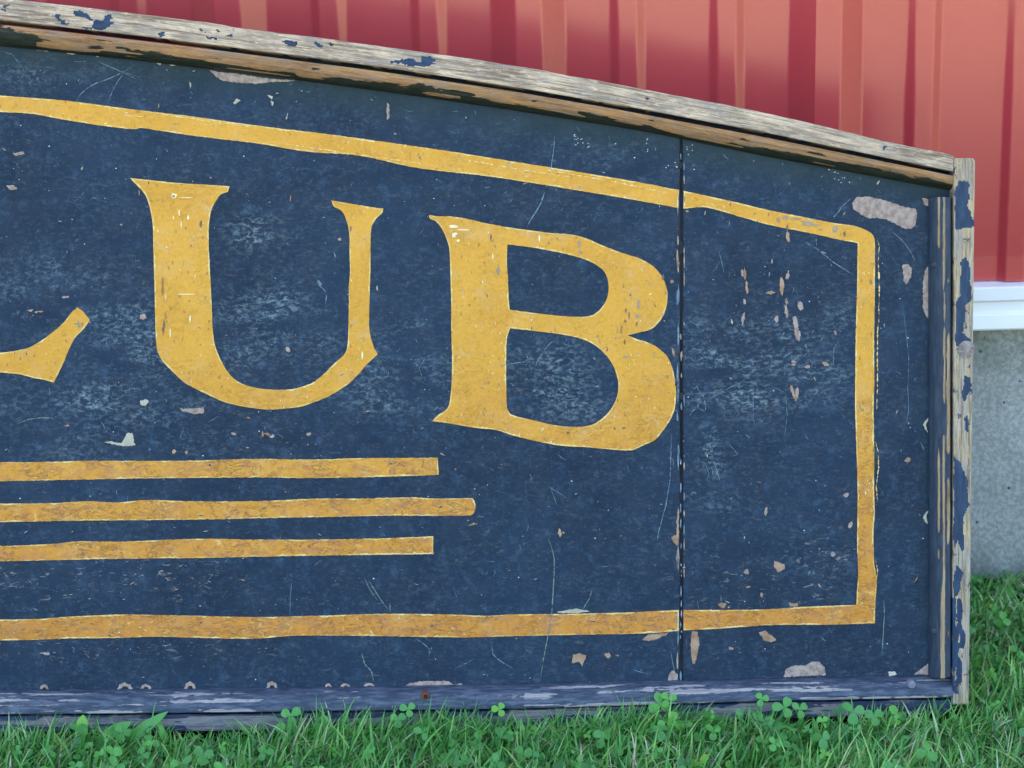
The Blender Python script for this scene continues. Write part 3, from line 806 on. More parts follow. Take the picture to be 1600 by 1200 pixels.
Bh2 = [(797,513),(825,516),(850,519),(880,523),(910,530),(930,540),(945,553),(957,569),(963,585),(966,600),(965,615),(960,630),(950,645),(935,658),(920,665),(900,667),(880,666),(860,663),(830,656),(806,650),(796,645),(792,635),(791,600),(791,560),(792,530)]
Ll = [(121,480),(130,487),(140,500),(135,509),(125,520),(116,530),(108,545),(100,565),(92,582),(84,598),(70,594),(50,590),(30,585),(0,582),(-60,577),(-110,573),(-160,570),(-195,568),(-192,560),(-172,555),(-160,540),(-155,500),(-154,400),(-155,300),(-158,262),(-170,248),(-192,240),(-196,232),(-150,236),(-90,240),(-30,246),(-30,254),(-48,260),(-60,278),(-64,310),(-64,400),(-62,500),(-58,535),(-45,547),(-20,551),(0,551),(25,548),(45,543),(65,532),(85,517),(100,503),(112,488)]
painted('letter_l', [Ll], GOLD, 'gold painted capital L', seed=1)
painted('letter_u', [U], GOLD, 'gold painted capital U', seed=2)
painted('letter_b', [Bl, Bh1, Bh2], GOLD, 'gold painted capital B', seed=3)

def band(top, bot, ends_=None):
    return list(top) + list(reversed(bot))
XE = XL + 150
bt = [(0,149),(100,157),(200,170),(300,182),(400,196),(500,208),(560,216),(700,236),(800,252),(900,268),(1000,285),(1061,297)]
bl = [(0,175),(50,178),(100,187),(170,198),(210,202),(222,200),(300,212),(400,224),(480,237),(560,243),(650,262),(750,274),(800,281),(900,297),(1000,314),(1060,325)]
left_top = [(XE, 460)] + [(x, 149 - 51 + 4.9e-5 * (x + 1020) ** 2) for x in range(XE + 60, -50, 120)]
left_bot = [(XE + 30, 490)] + [(x, 175 - 51 + 4.9e-5 * (x + 1020) ** 2) for x in range(XE + 100, -50, 120)]
bbt = [(XE + 30, 985), (-1500, 975), (0,968),(60,967),(100,964),(160,961),(200,960),(300,962),(400,964),(500,962),(600,959),(700,960),(760,962),(800,960),(900,959),(1000,956),(1061,953)]
bbb = [(XE, 1020), (-1500, 1008), (0,1001),(100,998),(180,997),(240,995),(320,997),(400,998),(450,994),(500,993),(600,994),(720,996),(800,994),(900,992),(1000,990),(1061,986)]
# left of the seam: one open loop (top run, far end, bottom run)
loopA = left_top + bt + list(reversed(left_bot + bl)) + bbt + list(reversed(bbb))
painted('border_line', [loopA], GOLDW if False else GOLD, 'gold border line left of the seam', seed=4, rough=0.45, ridge=1.1)
loopB = [(1068,298),(1095,304),(1150,316),(1200,328),(1250,338),(1300,348),(1330,352),(1350,358),(1364,367),(1367,380),(1367,450),(1366,520),(1366,600),(1365,640),(1366,700),(1366,770),(1367,800),(1365,830),(1366,880),(1370,905),(1368,940),(1367,974),
         (1300,976),(1200,977),(1130,982),(1068,985),(1068,953),(1130,953),(1200,952),(1260,948),(1338,945),(1339,920),(1341,895),(1339,850),(1340,770),(1338,700),(1336,640),(1336,600),(1337,520),(1339,450),(1340,380),(1300,372),(1270,365),(1200,351),(1130,331),(1100,324),(1068,326)]
painted('border_line', [loopB], GOLD, 'gold border line right of the seam', seed=5, rough=0.4, ridge=1.1)
s1t = [(-1400,735),(0,722),(60,722),(140,720),(280,720),(400,717),(480,718),(560,716),(684,715)]; s1b = [(-1400,765),(0,752),(100,750),(200,748),(400,746),(480,747),(600,745),(686,742)]
s2t = [(-1400,800),(0,787),(80,786),(140,783),(180,785),(230,781),(300,783),(400,783),(500,779),(560,779),(640,777),(680,779),(738,778),(742,784)]; s2b = [(-1400,830),(0,816),(100,814),(200,813),(300,812),(400,810),(500,808),(600,806),(700,806),(735,805),(742,798)]
s3t = [(-1400,868),(0,853),(80,850),(120,846),(200,846),(300,842),(400,843),(500,843),(600,841),(677,838)]; s3b = [(-1400,893),(0,877),(100,875),(200,873),(300,872),(400,870),(500,868),(600,867),(677,866)]
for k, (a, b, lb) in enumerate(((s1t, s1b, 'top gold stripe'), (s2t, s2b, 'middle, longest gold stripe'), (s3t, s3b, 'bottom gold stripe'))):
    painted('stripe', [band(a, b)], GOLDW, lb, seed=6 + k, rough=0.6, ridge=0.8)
# re-use the worn coat on the low run of the border
# ragged second line outside the right border and the split pale line in it
def ribbon_set(name, lines, mats, d, seed=0):
    vs = []; fs = []; mi = []
    for pts, wpx, mat_i, jag in lines:
        # resample
        P2 = [Vector(p) for p in pts]; L = [0]
        for a, b in zip(P2, P2[1:]): L.append(L[-1] + (b - a).length)
        n = max(2, int(L[-1] / 2.5)); q = []
        for k in range(n + 1):
            t = L[-1] * k / n; i = max(0, min(len(L) - 2, next((z for z in range(len(L) - 1) if L[z + 1] >= t), len(L) - 2)))
            f = (t - L[i]) / max(1e-6, L[i + 1] - L[i]); q.append(P2[i].lerp(P2[i + 1], f))
        prev = None
        for k, p in enumerate(q):
            a = q[max(0, k - 1)]; b = q[min(n, k + 1)]; td = (b - a).normalized() if (b - a).length > 0 else Vector((1, 0))
            nm = Vector((-td.y, td.x)); e = min(k, n - k) / max(1, n * 0.25)
            ww = wpx * 0.5 * min(1, 0.25 + e) * (1 + (rnd.random() - .5) * jag)
            if jag > 1.2 and rnd.random() < 0.35: ww *= 0.08
            elif mat_i < 2: ww *= 0.72 * (0.12 if rnd.random() < 0.16 else 1)
            off = nm * (rnd.random() - .5) * jag * 0.5
            vs.append(S(p.x + nm.x * ww + off.x, p.y + nm.y * ww + off.y, d)); vs.append(S(p.x - nm.x * ww + off.x, p.y - nm.y * ww + off.y, d))
            if prev is not None:
                i = len(vs); fa = (i - 4, i - 3, i - 1, i - 2)
                A_, B_, C_ = (Vector(vs[z]) for z in fa[:3])
                fs.append(fa if (B_ - A_).cross(C_ - A_).y < 0 else tuple(reversed(fa))); mi.append(mat_i)
            prev = k
    o = mesh(name, vs, fs, mats, sign, mi); return o

lines = [([(1370,372),(1374,385),(1372,410),(1374,440),(1373,500),(1371,520),(1371,600),(1370,640)], 1.6, 2, 1.6),
         ([(1368,690),(1372,705),(1373,730),(1369,760),(1371,780),(1369,790)], 1.4, 2, 1.6),
         ([(1368,875),(1371,890),(1370,905)], 1.3, 2, 1.6),
         ([(0,150),(80,157)], 1, 2, 1.6),
         ([(225,174),(330,190),(400,200)], 1.5, 2, 1.5), ([(165,177),(240,184)], 1.2, 2, 1.5), ([(420,221),(500,233),(620,250),(700,262)], 1.3, 2, 1.6), ([(850,265),(950,282),(1050,303)], 1.6, 2, 1.7), ([(700,245),(820,266),(900,278)], 1.2, 2, 1.7), ([(1070,306),(1120,322)], 1.3, 2, 1.5),
         ([(120,158),(125,148),(136,138),(150,130),(170,123),(190,114),(206,105)], 1.6, 0, .5), ([(169,158),(176,142),(184,127),(192,116)], 1.4, 0, .5),
         ([(150,95),(180,108),(215,124)], 0.9, 0, .8), ([(158,98),(190,112),(220,121)], 0.7, 0, .8),
         ([(857,842),(862,856),(866,872),(866,890),(864,930),(862,960),(855,1000),(849,1030),(845,1058)], 2.2, 1, .5),
         ([(1049,678),(1048,720),(1047,750),(1042,780),(1036,805),(1030,828),(1027,846)], 1.5, 0, .6), ([(1042,783),(1037,802)], 2.4, 0, .4), ([(1030,825),(1027,845)], 2.4, 0, .4),
         ([(867,212),(865,235),(861,262),(855,275)], 1.5, 0, .6), ([(851,300),(845,318),(838,330),(828,345),(824,354)], 2.2, 0, .6),
         ([(1381,938),(1382,960),(1380,990),(1378,1025)], 1.8, 1, .5),
         ([(1395,362),(1412,378),(1424,395),(1431,412)], 1.2, 0, .6), ([(1330,310),(1316,322),(1308,334),(1300,342)], 1.6, 0, 1), ([(1258,378),(1275,388),(1300,408),(1318,420),(1331,428)], 1.6, 0, 1.2), ([(1282,393),(1292,396)], 2, 0, 1), ([(1275,372),(1276,384)], 1.2, 0, 1),
         ([(493,437),(500,447),(508,454),(510,462),(509,475)], 1.6, 0, .7), ([(496,437),(503,446)], 4, 0, .5),
         ([(569,902),(577,920),(590,938)], 1.3, 1, .8), ([(575,905),(584,920),(597,940),(603,948),(610,956)], 1.6, 1, .8), ([(609,942),(610,957)], 1.4, 0, .8),
         ([(456,905),(454,930),(453,960)], .9, 0, .6), ([(768,1005),(770,1022),(778,1030),(790,1038),(802,1044)], 1.4, 0, .7), ([(650,998),(662,1006),(671,1014),(670,1026)], 1.5, 0, .8), ([(675,1010),(672,1022)], 1.2, 0, .8),
         ([(565,1020),(570,1038),(580,1048),(584,1065)], 3.0, 1, .8),
         ([(1081,603),(1085,608),(1089,603),(1092,611)], 1.3, 0, .6), ([(1098,612),(1100,622),(1103,638),(1100,643),(1091,637),(1090,632),(1097,628)], 1.5, 0, .6), ([(1090,614),(1086,622)], 1.3, 0, .6), ([(1087,638),(1082,642),(1078,650)], 1.8, 0, .8), ([(1115,720),(1120,734),(1125,751)], 1.3, 0, .6), ([(1102,725),(1108,740),(1104,750)], 1.2, 0, 1), ([(1112,728),(1114,745)], 1, 0, 1),
         ([(872,531),(862,534),(852,545),(842,560),(836,573)], 1.3, 0, .6), ([(824,562),(818,566),(800,568),(780,572)], 1.4, 0, .8), ([(1177,600),(1177,640),(1177,658)], .8, 0, .5),
         ([(27,662),(45,655),(62,653),(84,653)], 1.8, 1, .8), ([(857,760),(868,767),(881,775)], 1.1, 0, .7), ([(860,762),(865,775),(870,790)], .9, 0, .7),
         ([(925,921),(921,935),(913,948),(911,955)], 1.8, 1, .7), ([(660,590),(655,575),(664,560)], 1, 0, 1), ([(1225,690),(1230,650),(1227,610)], .8, 0, 1),
         ([(1126,930),(1129,955)], 1.2, 0, .8), ([(1410,470),(1420,560),(1419,600)], 0.8, 0, 1), ([(1418,600),(1420,640),(1416,660)], 1.2, 0, .8), ([(1311,530),(1303,545),(1302,570)], 1, 0, .9), ([(1123,392),(1128,410),(1131,425)], 1, 0, .8), ([(1140,342),(1139,354)], 1.8, 0, .4),
         ([(1145,712),(1152,710)], 1, 0, .5), ([(1140,695),(1153,710)], 1.2, 0, .8), ([(30,100),(20,85),(8,82)], 1, 0, .8), ([(1115,620),(1150,600),(1180,596)], 1, 0, .9), ([(710,1045),(725,1038),(740,1030)], .9, 0, 1),
         ([(988,1046),(1000,1050),(1006,1052)], 1.4, 0, .8), ([(1000,1045),(1005,1053)], 1, 0, .8), ([(1048,1018),(1051,1036),(1054,1048)], 1, 0, .8), ([(1090,938),(1092,955)], 1, 0, .8)]
# short random scuffs, like hair marks
for k in range(520):
    x = rnd.uniform(-300, 1440); y = rnd.uniform(float(mol_b(max(x, 0))) + 6, 1060)
    zone = float(haze_at(np.array(x), np.array(y)))
    near_top = (y - float(mol_b(max(x, 0)))) < 90
    if rnd.random() > 0.30 + zone * 0.8 + (0.35 if near_top else 0): continue
    L = rnd.uniform(3, 16) * (1.4 if near_top else 1); a = rnd.uniform(-0.5, 1.2) if near_top else rnd.gauss(1.3, 0.9)
    cv = rnd.uniform(-0.5, 0.5)
    lines.append(([(x, y), (x + L * .5 * math.cos(a), y + L * .5 * math.sin(a)), (x + L * .5 * math.cos(a) + L * .5 * math.cos(a + cv), y + L * .5 * math.sin(a) + L * .5 * math.sin(a + cv))], rnd.uniform(0.5, 1.1), 0, 0.8))
o = ribbon_set('scratches', lines, [SCR, SCRG, EDGE], 0.00062); o['kind'] = 'stuff'; o['label'] = 'scratches and scuffs in the navy paint'

# --- chips
def blob(cx, cy, w_, h_, rot=0, n=12, jag=0.3):
    p = []; ph = rnd.random() * 9
    for k in range(n):
        a = 2 * math.pi * k / n
        r = 1 + (rnd.random() - .5) * jag * 2
        cx_, sy_ = math.cos(a), math.sin(a)
        if w_ > 1.7 * h_: sy_ *= abs(sy_) ** 0.7; cx_ *= 1.12
        elif h_ > 1.7 * w_: cx_ *= abs(cx_) ** 0.7; sy_ *= 1.12
        x = cx_ * w_ / 2 * r; y = sy_ * h_ / 2 * r
        p.append((cx + x * math.cos(rot) - y * math.sin(rot), cy + x * math.sin(rot) + y * math.cos(rot)))
    return p
def jagged(poly, amp=1.2, step=3):
    out = []
    for i in range(len(poly)):
        a = Vector(poly[i]); b = Vector(poly[(i + 1) % len(poly)]); n = max(1, int((b - a).length / step))
        for k in range(n):
            p = a.lerp(b, k / n); out.append((p.x + (rnd.random() - .5) * amp, p.y + (rnd.random() - .5) * amp))
    return out
def chips(name, items, mats, d=0.0005, d0=None):
    """items: (polygon, material index); each with a dished rim so that it reads as a broken edge"""
    vs = []; fs = []; mi = []
    for poly, k in items:
        n = len(poly); b = len(vs)
        for x, y in poly: vs.append(S(x, y, d))
        for t in tessellate_polygon([[Vector((x, -y, 0)) for x, y in poly]]):
            A_, B_, C_ = (Vector(vs[b + z]) for z in t)
            fs.append(tuple(b + z for z in t) if (B_ - A_).cross(C_ - A_).y < 0 else tuple(b + z for z in reversed(t))); mi.append(k)
        for x, y in poly: vs.append(S(x, y, -0.0002))
        for z in range(n):
            q = (z + 1) % n; fs.append((b + z, b + q, b + n + q, b + n + z)); mi.append(k)
    return mesh(name, vs, fs, mats, sign, mi)
CM = [CHIP, PRIM, CREAMC, SPK, BLK, SCR]
big = [([(1331,318),(1338,308),(1355,307),(1375,311),(1395,317),(1415,324),(1431,326),(1433,335),(1430,352),(1424,358),(1412,357),(1400,350),(1385,343),(1370,340),(1358,342),(1345,335),(1334,327)], 1, 'large pinkish bare patch at the upper right corner'),
       ([(1410,414),(1418,412),(1424,420),(1424,432),(1416,444),(1412,440)], 1, None),
       ([(1447,418),(1451,416),(1451,498),(1447,495),(1442,480),(1442,440)], 1, None),
       ([(1441,309),(1451,311),(1451,322),(1444,320)], 1, None),
       ([(328,110),(345,113),(370,115),(400,120),(432,124),(463,125),(450,128),(425,128),(400,131),(385,130),(360,128),(345,125),(336,119)], 1, 'torn patch under the top moulding'),
       ([(45,72),(80,76),(75,80),(60,79)], 2, None), ([(101,80),(124,82),(118,85),(105,84)], 2, None), ([(145,84),(160,87),(152,89)], 2, None), ([(174,88),(190,90),(182,91)], 2, None), ([(240,97),(252,98),(250,101)], 2, None), ([(262,100),(278,102),(270,103)], 2, None),
       ([(1225,1058),(1227,1046),(1240,1040),(1258,1040),(1268,1034),(1280,1034),(1288,1042),(1291,1055),(1268,1056),(1240,1057)], 1, 'bare patch above the bottom moulding'),
       ([(1428,1054),(1440,1044),(1451,1036),(1451,1054)], 1, None), ([(1387,1050),(1398,1049),(1401,1054),(1390,1056)], 2, None),
       ([(628,1073),(640,1068),(655,1065),(675,1064),(700,1064),(709,1069),(700,1072),(670,1073)], 1, None),
       ([(1081,986),(1090,988),(1093,1005),(1090,1022),(1086,1037),(1082,1037),(1080,1018),(1079,1004)], 0, None),
       ([(895,1023),(905,1021),(917,1024),(913,1033),(910,1041),(905,1034),(894,1036)], 0, None),
       ([(1002,1000),(1012,992),(1030,990),(1046,988),(1040,993),(1022,1000),(1015,1002)], 0, None),
       ([(944,1022),(952,1020),(955,1026),(949,1029)], 0, None), ([(960,1023),(967,1023),(965,1027)], 0, None),
       ([(1046,1052),(1052,1047),(1059,1055),(1058,1063),(1044,1063)], 1, None),
       ([(1184,988),(1196,985),(1213,1000),(1204,1003),(1194,1001),(1190,994)], 0, None),
       ([(1209,876),(1225,882),(1226,889),(1216,894),(1209,884)], 0, None),
       ([(1232,942),(1246,943),(1247,948),(1234,948)], 0, None), ([(1121,943),(1135,942),(1132,950),(1124,948)], 0, None),
       ([(1049,840),(1058,835),(1059,855),(1052,846)], 0, None), ([(1059,795),(1061,795),(1060,850),(1057,840)], 0, None),
       ([(280,636),(286,639),(318,637),(319,645),(305,647),(285,643)], 1, None), ([(219,627),(226,624),(233,626),(228,634),(220,633)], 2, None),
       ([(195,684),(199,676),(207,677),(209,687),(211,696),(192,697),(175,694),(162,690),(175,690),(190,693)], 2, 'greyish flake between the letters'),
       ([(870,956),(900,951),(922,955),(905,958),(880,958)], 2, None), ([(743,819),(747,818),(735,822)], 0, None), ([(731,821),(742,817),(744,815),(741,820)], 0, None),
       ([(218,492),(226,490),(229,496),(223,500),(218,498)], 1, None), ([(365,160),(370,153),(376,157),(370,161),(366,163)], 2, None), ([(418,148),(426,151),(424,155)], 2, None), ([(423,157),(427,160),(426,168)], 2, None), ([(446,186),(450,176),(449,186)], 2, None),
       ([(296,128),(299,130),(297,140)], 2, None), ([(247,160),(249,166),(247,170)], 1, None), ([(605,160),(609,165),(608,185),(605,188),(604,175)], 1, None), ([(40,484),(52,483),(50,487)], 0, None), ([(58,486),(69,486),(64,488)], 0, None),
       ([(20,240),(36,237),(39,241),(24,244)], 1, None), ([(0,231),(6,232),(10,236)], 1, None), ([(10,290),(22,289),(27,295),(16,297)], 1, None),
       ([(1234,606),(1238,600),(1240,612),(1246,624),(1243,628)], 0, None)]
for x, y, w_, h_ in [(1231,430,6,13),(1221,447,9,28),(1205,457,13,6),(1251,477,9,14),(1229,472,4,8),(1229,487,6,16),(1214,499,7,12),(1243,505,7,22),(1246,522,9,18),(1305,520,4,8),(1160,426,4,12),(1164,428,5,20),(1167,450,4,18),(1163,471,4,8),(1161,498,5,18),(1231,371,7,14),(1052,550,4,12),(1050,440,5,6),
                     (1220,1080,1,1),(1245,614,6,16),(1229,470,3,6),(1420,718,8,8),(1322,773,9,6),(1329,820,7,10),(1166,893,8,8),(1197,800,4,12),(1190,930,5,8),(1170,917,8,4),(1290,569,12,5),(1262,573,8,6),(1241,565,9,4),(1340,975,2,2),(1142,1013,8,5),(1302,866,8,7),(1240,570,8,4),(875,833,6,14),(1415,720,5,4),(450,546,7,9),(530,374,6,4),
                     (425,682,8,5),(418,678,10,5),(483,678,8,5),(410,678,3,8),(272,706,6,7),(291,707,4,6),(365,678,9,4),(388,653,6,3),(105,665,6,3),(57,487,5,3),(103,464,12,4),(70,1021,16,4)]:
    big.append((blob(x, y, w_, h_, rnd.uniform(-.2, .2), 8, .25), rnd.choice([0, 1, 1]), None))
moons = []
# half-moon tool marks along the bottom moulding
for x, w_, h_ in [(69,14,7),(195,24,9),(228,16,7),(297,18,10),(425,18,10),(513,12,6),(540,16,6),(577,18,7),(717,14,5)]:
    moons.append(([(x - w_*.25, 1078 - x*.006), (x - w_*.12, 1077 - h_*.38 - x*.006), (x + w_*.14, 1077 - h_*.36 - x*.006), (x + w_*.27, 1078 - x*.006)], 4))
    big.append(([(x - w_/2, 1077.5 - x * .006), (x - w_*.36, 1077 - h_*.75 - x*.006), (x, 1077 - h_ - x*.006), (x + w_*.36, 1077 - h_*.7 - x*.006), (x + w_/2, 1077.5 - x*.006)], 1, None))
# crescents beside the right moulding
for y, h_ in [(664, 24), (808, 22)]:
    big.append(([(1451, y - h_/2), (1445, y - h_*.25), (1443, y), (1445, y + h_*.3), (1450, y + h_/2), (1448, y + h_*.2), (1447, y), (1449, y - h_*.25)], 2, None))
for poly, k, lb in big:
    o = chips('bare_patch', [(jagged(poly, 1.6, 2.2), 0)], [CM[k]])
    if lb: o['label'] = lb
small = []
for k in range(720):
    x = rnd.uniform(-300, 1445); y = rnd.uniform(float(mol_b(max(x, 0))) + 5, 1066)
    fl = float(flake_at(np.array(x), np.array(y)))
    if rnd.random() > 0.12 + fl: continue
    horiz = y > 640 and x < 1080
    a, b = rnd.uniform(2, 7), rnd.uniform(1.0, 2.6)
    if not horiz and rnd.random() < .7: a, b = b, a * 1.2
    ro = rnd.uniform(-.6, .6); bl_ = blob(x, y, a, b, ro, 7, .45)
    if horiz or rnd.random() < .4: small.append(([(p[0] + .6, p[1] + b * .55 + .5) for p in bl_], 4))  # dark copy just below paints the shade under a raised flake
    small.append((bl_, rnd.choice([0, 1, 1, 2, 5, 5, 5])))
for k in range(560):
    x = rnd.uniform(-300, 1445); y = rnd.uniform(float(mol_b(max(x, 0))) + 4, 1070)
    r = rnd.choice([0.7, 0.8, 1.0, 1.2, 1.6]) * 1.1
    small.append((blob(x, y, r * 1.2, r, 0, 6, .3), 3 if rnd.random() < .45 else 5))
for cx_, cy_ in [(906, 220), (912, 226), (900, 212), (1008, 228), (1055, 262), (1303, 262), (1311, 284), (1390, 268), (1075, 235)]:
    for k in range(5): small.append((blob(cx_ + rnd.gauss(0, 5), cy_ + rnd.gauss(0, 5), 1.5, 1.5, 0, 6, .3), 3))
# tan slivers and grime along the seam
for k in range(26):
    y = rnd.uniform(250, 1050); small.append((blob(SEAM - 5 + rnd.uniform(-1.5, 1), y, 3.2, rnd.uniform(8, 34), 0, 8, .3), rnd.choice([0, 1, 5])))
for k in range(14):
    y = rnd.uniform(250, 1050); small.append((blob(SEAM + 4.5, y, 2.0, rnd.uniform(6, 24), 0, 8, .3), rnd.choice([1, 5])))
o = chips('tool_marks', [(p_, 0) for p_, _k in moons], [BLK], 0.0007); o['kind'] = 'stuff'; o['label'] = 'dark hearts of the half-moon marks along the bottom moulding'
o = chips('paint_chips', small, CM, 0.00045); o['kind'] = 'stuff'; o['label'] = 'small chips and specks across the navy paint, some with painted shade below'
# pale and dark nicks on the gold
gold_n = []
def in_gold(x, y):
    X_ = np.array([x]); Y_ = np.array([y])
    if inpoly(X_, Y_, Bl)[0] and not inpoly(X_, Y_, Bh1)[0] and not inpoly(X_, Y_, Bh2)[0]: return True
    if inpoly(X_, Y_, U)[0] or inpoly(X_, Y_, Ll)[0] or inpoly(X_, Y_, loopB)[0]: return True
    return inpoly(X_, Y_, bt + list(reversed(bl)))[0] or inpoly(X_, Y_, bbt + list(reversed(bbb)))[0]
NB = mat_simple('brown_nick', (0.17, 0.095, 0.06), (0.27, 0.165, 0.11), 200, 0.8); NY = mat_simple('pale_yellow_nick', (0.78, 0.66, 0.30), (0.84, 0.76, 0.45), 200, 0.6)
NG = mat_simple('grey_brown_nick', (0.30, 0.235, 0.16), (0.36, 0.28, 0.19), 200, 0.8)
cnt = 0
while cnt < 330:
    x = rnd.uniform(0, 1370); y = rnd.uniform(140, 1000)
    if not in_gold(x, y): continue
    cnt += 1; low_ = y > 900 or y < 330
    a = rnd.uniform(1.5, 6); b = rnd.uniform(0.8, 1.7)
    rot = rnd.gauss(1.4, 0.4) if not low_ else rnd.gauss(0.2, .6)
    gold_n.append((blob(x, y, a, b, rot, 7, .35), rnd.choice([0, 0, 1, 1, 2])))
for x, y, w_, h_ in [(998,476,5,15),(996,494,7,6),(995,506,4,8),(971,515,3,12),(978,485,3,8),(983,493,3,9),(977,502,4,5),(985,461,3,3),(1011,438,6,2),(1036,433,4,9),(905,382,7,10),(907,394,6,5),(977,558,7,4),(976,534,3,8),(779,423,5,12),(767,370,3,9),(1262,350,18,9),(1228,340,9,7),(1216,344,6,8),(1230,356,4,9),(1242,342,16,3),(1305,358,7,10),(1275,352,10,4),(1320,366,4,8),(1282,359,8,3),
                     (254,455,3,12),(254,440,3,18),(314,350,4,12),(255,515,4,12),(256,509,4,16),(548,357,3,8),(714,368,6,3),(1362,412,8,2),(1361,440,4,8),(1074,330,5,3),(122,506,12,5),(124,510,6,4),(545,460,6,2)]:
    gold_n.append((blob(x, y, w_, h_, 0, 9, .3), 2 if w_ > 4 else 0))
for x, y, w_, h_ in [(709,354,14,5),(725,359,18,2.5),(710,367,10,7),(716,376,5,4),(770,400,2.5,8),(270,307,7,2),(272,306,9,9),(292,309,22,1.5),(280,332,3,8),(271,340,2,7),(294,340,3,8),(283,350,2,12),(290,460,25,1.5),(259,464,2,8),(297,498,3,10),(266,519,2,14),(843,372,3,9),(566,555,3,12)]:
    gold_n.append((blob(x, y, w_, h_, 0, 9, .3), 1))
gold_n.append((blob(271.5, 306.5, 4.5, 4.5, 0, 9, .2), 2))
o = chips('gold_nicks', gold_n, [NB, NY, NG], 0.00066); o['kind'] = 'stuff'; o['label'] = 'nicks in the gold paint'
# pale flecks left in the seam
seamf = []
y = 240
while y < 1058:
    L = rnd.uniform(3, 16)
    if (y > 715 and rnd.random() < .6) or rnd.random() < .15:
        seamf.append((jagged(blob(SEAM + rnd.uniform(-1.2, .4), y + L / 2, rnd.uniform(1.8, 3.6), L, 0, 9, .3), .5, 3), rnd.choice([5, 6, 6, 6]) if y > 715 else rnd.choice([0, 5, 1])))
    y += L + rnd.uniform(0, 8)
for yy in (258, 383, 392, 618, 893): seamf.append((blob(SEAM, yy, 9, 11, 0, 10, .2), 4))
o = chips('seam_flecks', seamf, CM + [mat_simple('mauve_grey_fleck', (0.16, 0.17, 0.26), (0.34, 0.36, 0.46), 200)], 0.0002); o['kind'] = 'stuff'; o['label'] = 'dirt and pale flecks in the seam'

# ------------------------------------------------------------------ grass and clover
SIGN_R = S(1517, 1095)[0] + SO.x + 0.001
def soil_z(x, y): return (fnoise(np.asarray(x) * 9, np.asarray(y) * 9, 3) - 0.5) * 0.012 - 0.001
def blades(name, N, x0, x1, y0, y1, hmin, hmax, wmin, wmax, mat, tint_fn, lean=0.5, seed=1, keep=None):
    g = np.random.default_rng(seed)
    x = g.uniform(x0, x1, N); y = g.uniform(y0, y1, N)
    k = np.ones(N, bool)
    # nothing grows up through the sign's foot
    k &= ~((y > SIGN_Y - 0.0165) & (y < SIGN_Y + 0.030) & (x < SIGN_R))
    k &= y < WALL_Y - 0.002
    if keep is not None: k &= keep(x, y, g)
    x, y = x[k], y[k]; n = len(x)
    h = g.uniform(hmin, hmax, n) * (0.65 + 0.7 * fnoise(x * 14, y * 14, 71, 2)); wd = g.uniform(wmin, wmax, n)
    h = h * (1 - 0.62 * sstep(1.40, 1.57, y))
    az = g.uniform(0, 2 * np.pi, n); ln = np.abs(g.normal(0, lean, n)) + 0.1
    az = np.where(g.random(n) < 0.4, g.normal(0.5, 0.8, n), az)
    curl = g.uniform(0.1, 1.3, n); fa = az + np.pi / 2 + g.normal(0, .7, n)
    seg = 5; P = np.zeros((n, seg + 1, 3)); P[:, 0] = np.stack([x, y, soil_z(x, y) - 0.002], 1)
    ang = ln * 0.5
    for s in range(seg):
        st_ = h / seg
        P[:, s + 1, 0] = P[:, s, 0] + np.sin(ang) * np.cos(az) * st_
        P[:, s + 1, 1] = P[:, s, 1] + np.sin(ang) * np.sin(az) * st_
        P[:, s + 1, 2] = P[:, s, 2] + np.cos(ang) * st_
        ang = ang + curl * 0.35
    W = np.stack([np.cos(fa), np.sin(fa), np.zeros(n)], 1)
    tw = np.array([0.8, 1.0, 0.95, 0.75, 0.45])
    # do not poke into the sign
    front = (P[:, 0, 1] < SIGN_Y) & (P[:, 0, 0] < SIGN_R + .003)
    lim = SIGN_Y - 0.0175 + (P[:, :, 2]) * math.tan(LEAN)
    P[:, :, 1] = np.where(front[:, None], np.minimum(P[:, :, 1], lim), P[:, :, 1])
    P[:, :, 1] = np.minimum(P[:, :, 1], WALL_Y - 0.001)
    V = np.zeros((n, 2 * seg + 1, 3))
    for s in range(seg):
        V[:, 2 * s] = P[:, s] - W * (wd * tw[s] / 2)[:, None]; V[:, 2 * s + 1] = P[:, s] + W * (wd * tw[s] / 2)[:, None]
    V[:, 2 * seg] = P[:, seg]
    base = (np.arange(n) * (2 * seg + 1))[:, None]
    quads = np.concatenate([base + np.array([[2*s, 2*s+1, 2*s+3, 2*s+2]]) for s in range(seg - 1)], 0)
    tris = base + np.array([[2*seg-2, 2*seg-1, 2*seg]])
    me = bpy.data.meshes.new(name)
    me.vertices.add(n * (2 * seg + 1)); me.vertices.foreach_set('co', V.astype(np.float32).ravel())
    li = np.concatenate([quads.ravel(), tris.ravel()]).astype(np.int32)
    me.loops.add(len(li)); me.loops.foreach_set('vertex_index', li)
    ls = np.concatenate([np.arange(len(quads)) * 4, len(quads) * 4 + np.arange(len(tris)) * 3]).astype(np.int32)
    me.polygons.add(len(ls)); me.polygons.foreach_set('loop_start', ls)
    me.polygons.foreach_set('use_smooth', np.ones(len(ls), bool))
    me.update(calc_edges=True); me.validate()
    me.materials.append(mat)
    t = tint_fn(x, y, g, n)
    at = me.attributes.new('tint', 'FLOAT', 'POINT'); at.data.foreach_set('value', np.repeat(t, 2 * seg + 1).astype(np.float32))
    o = bpy.data.objects.new(name, me); C.objects.link(o); o['kind'] = 'stuff'; return o
GRASS = mat_leaf('grass_blade', [(0.0, (0.055, 0.22, 0.050)), (0.35, (0.13, 0.46, 0.075)), (0.6, (0.22, 0.56, 0.13)), (0.8, (0.38, 0.68, 0.14)), (1.0, (0.68, 0.80, 0.48))], 0.3)
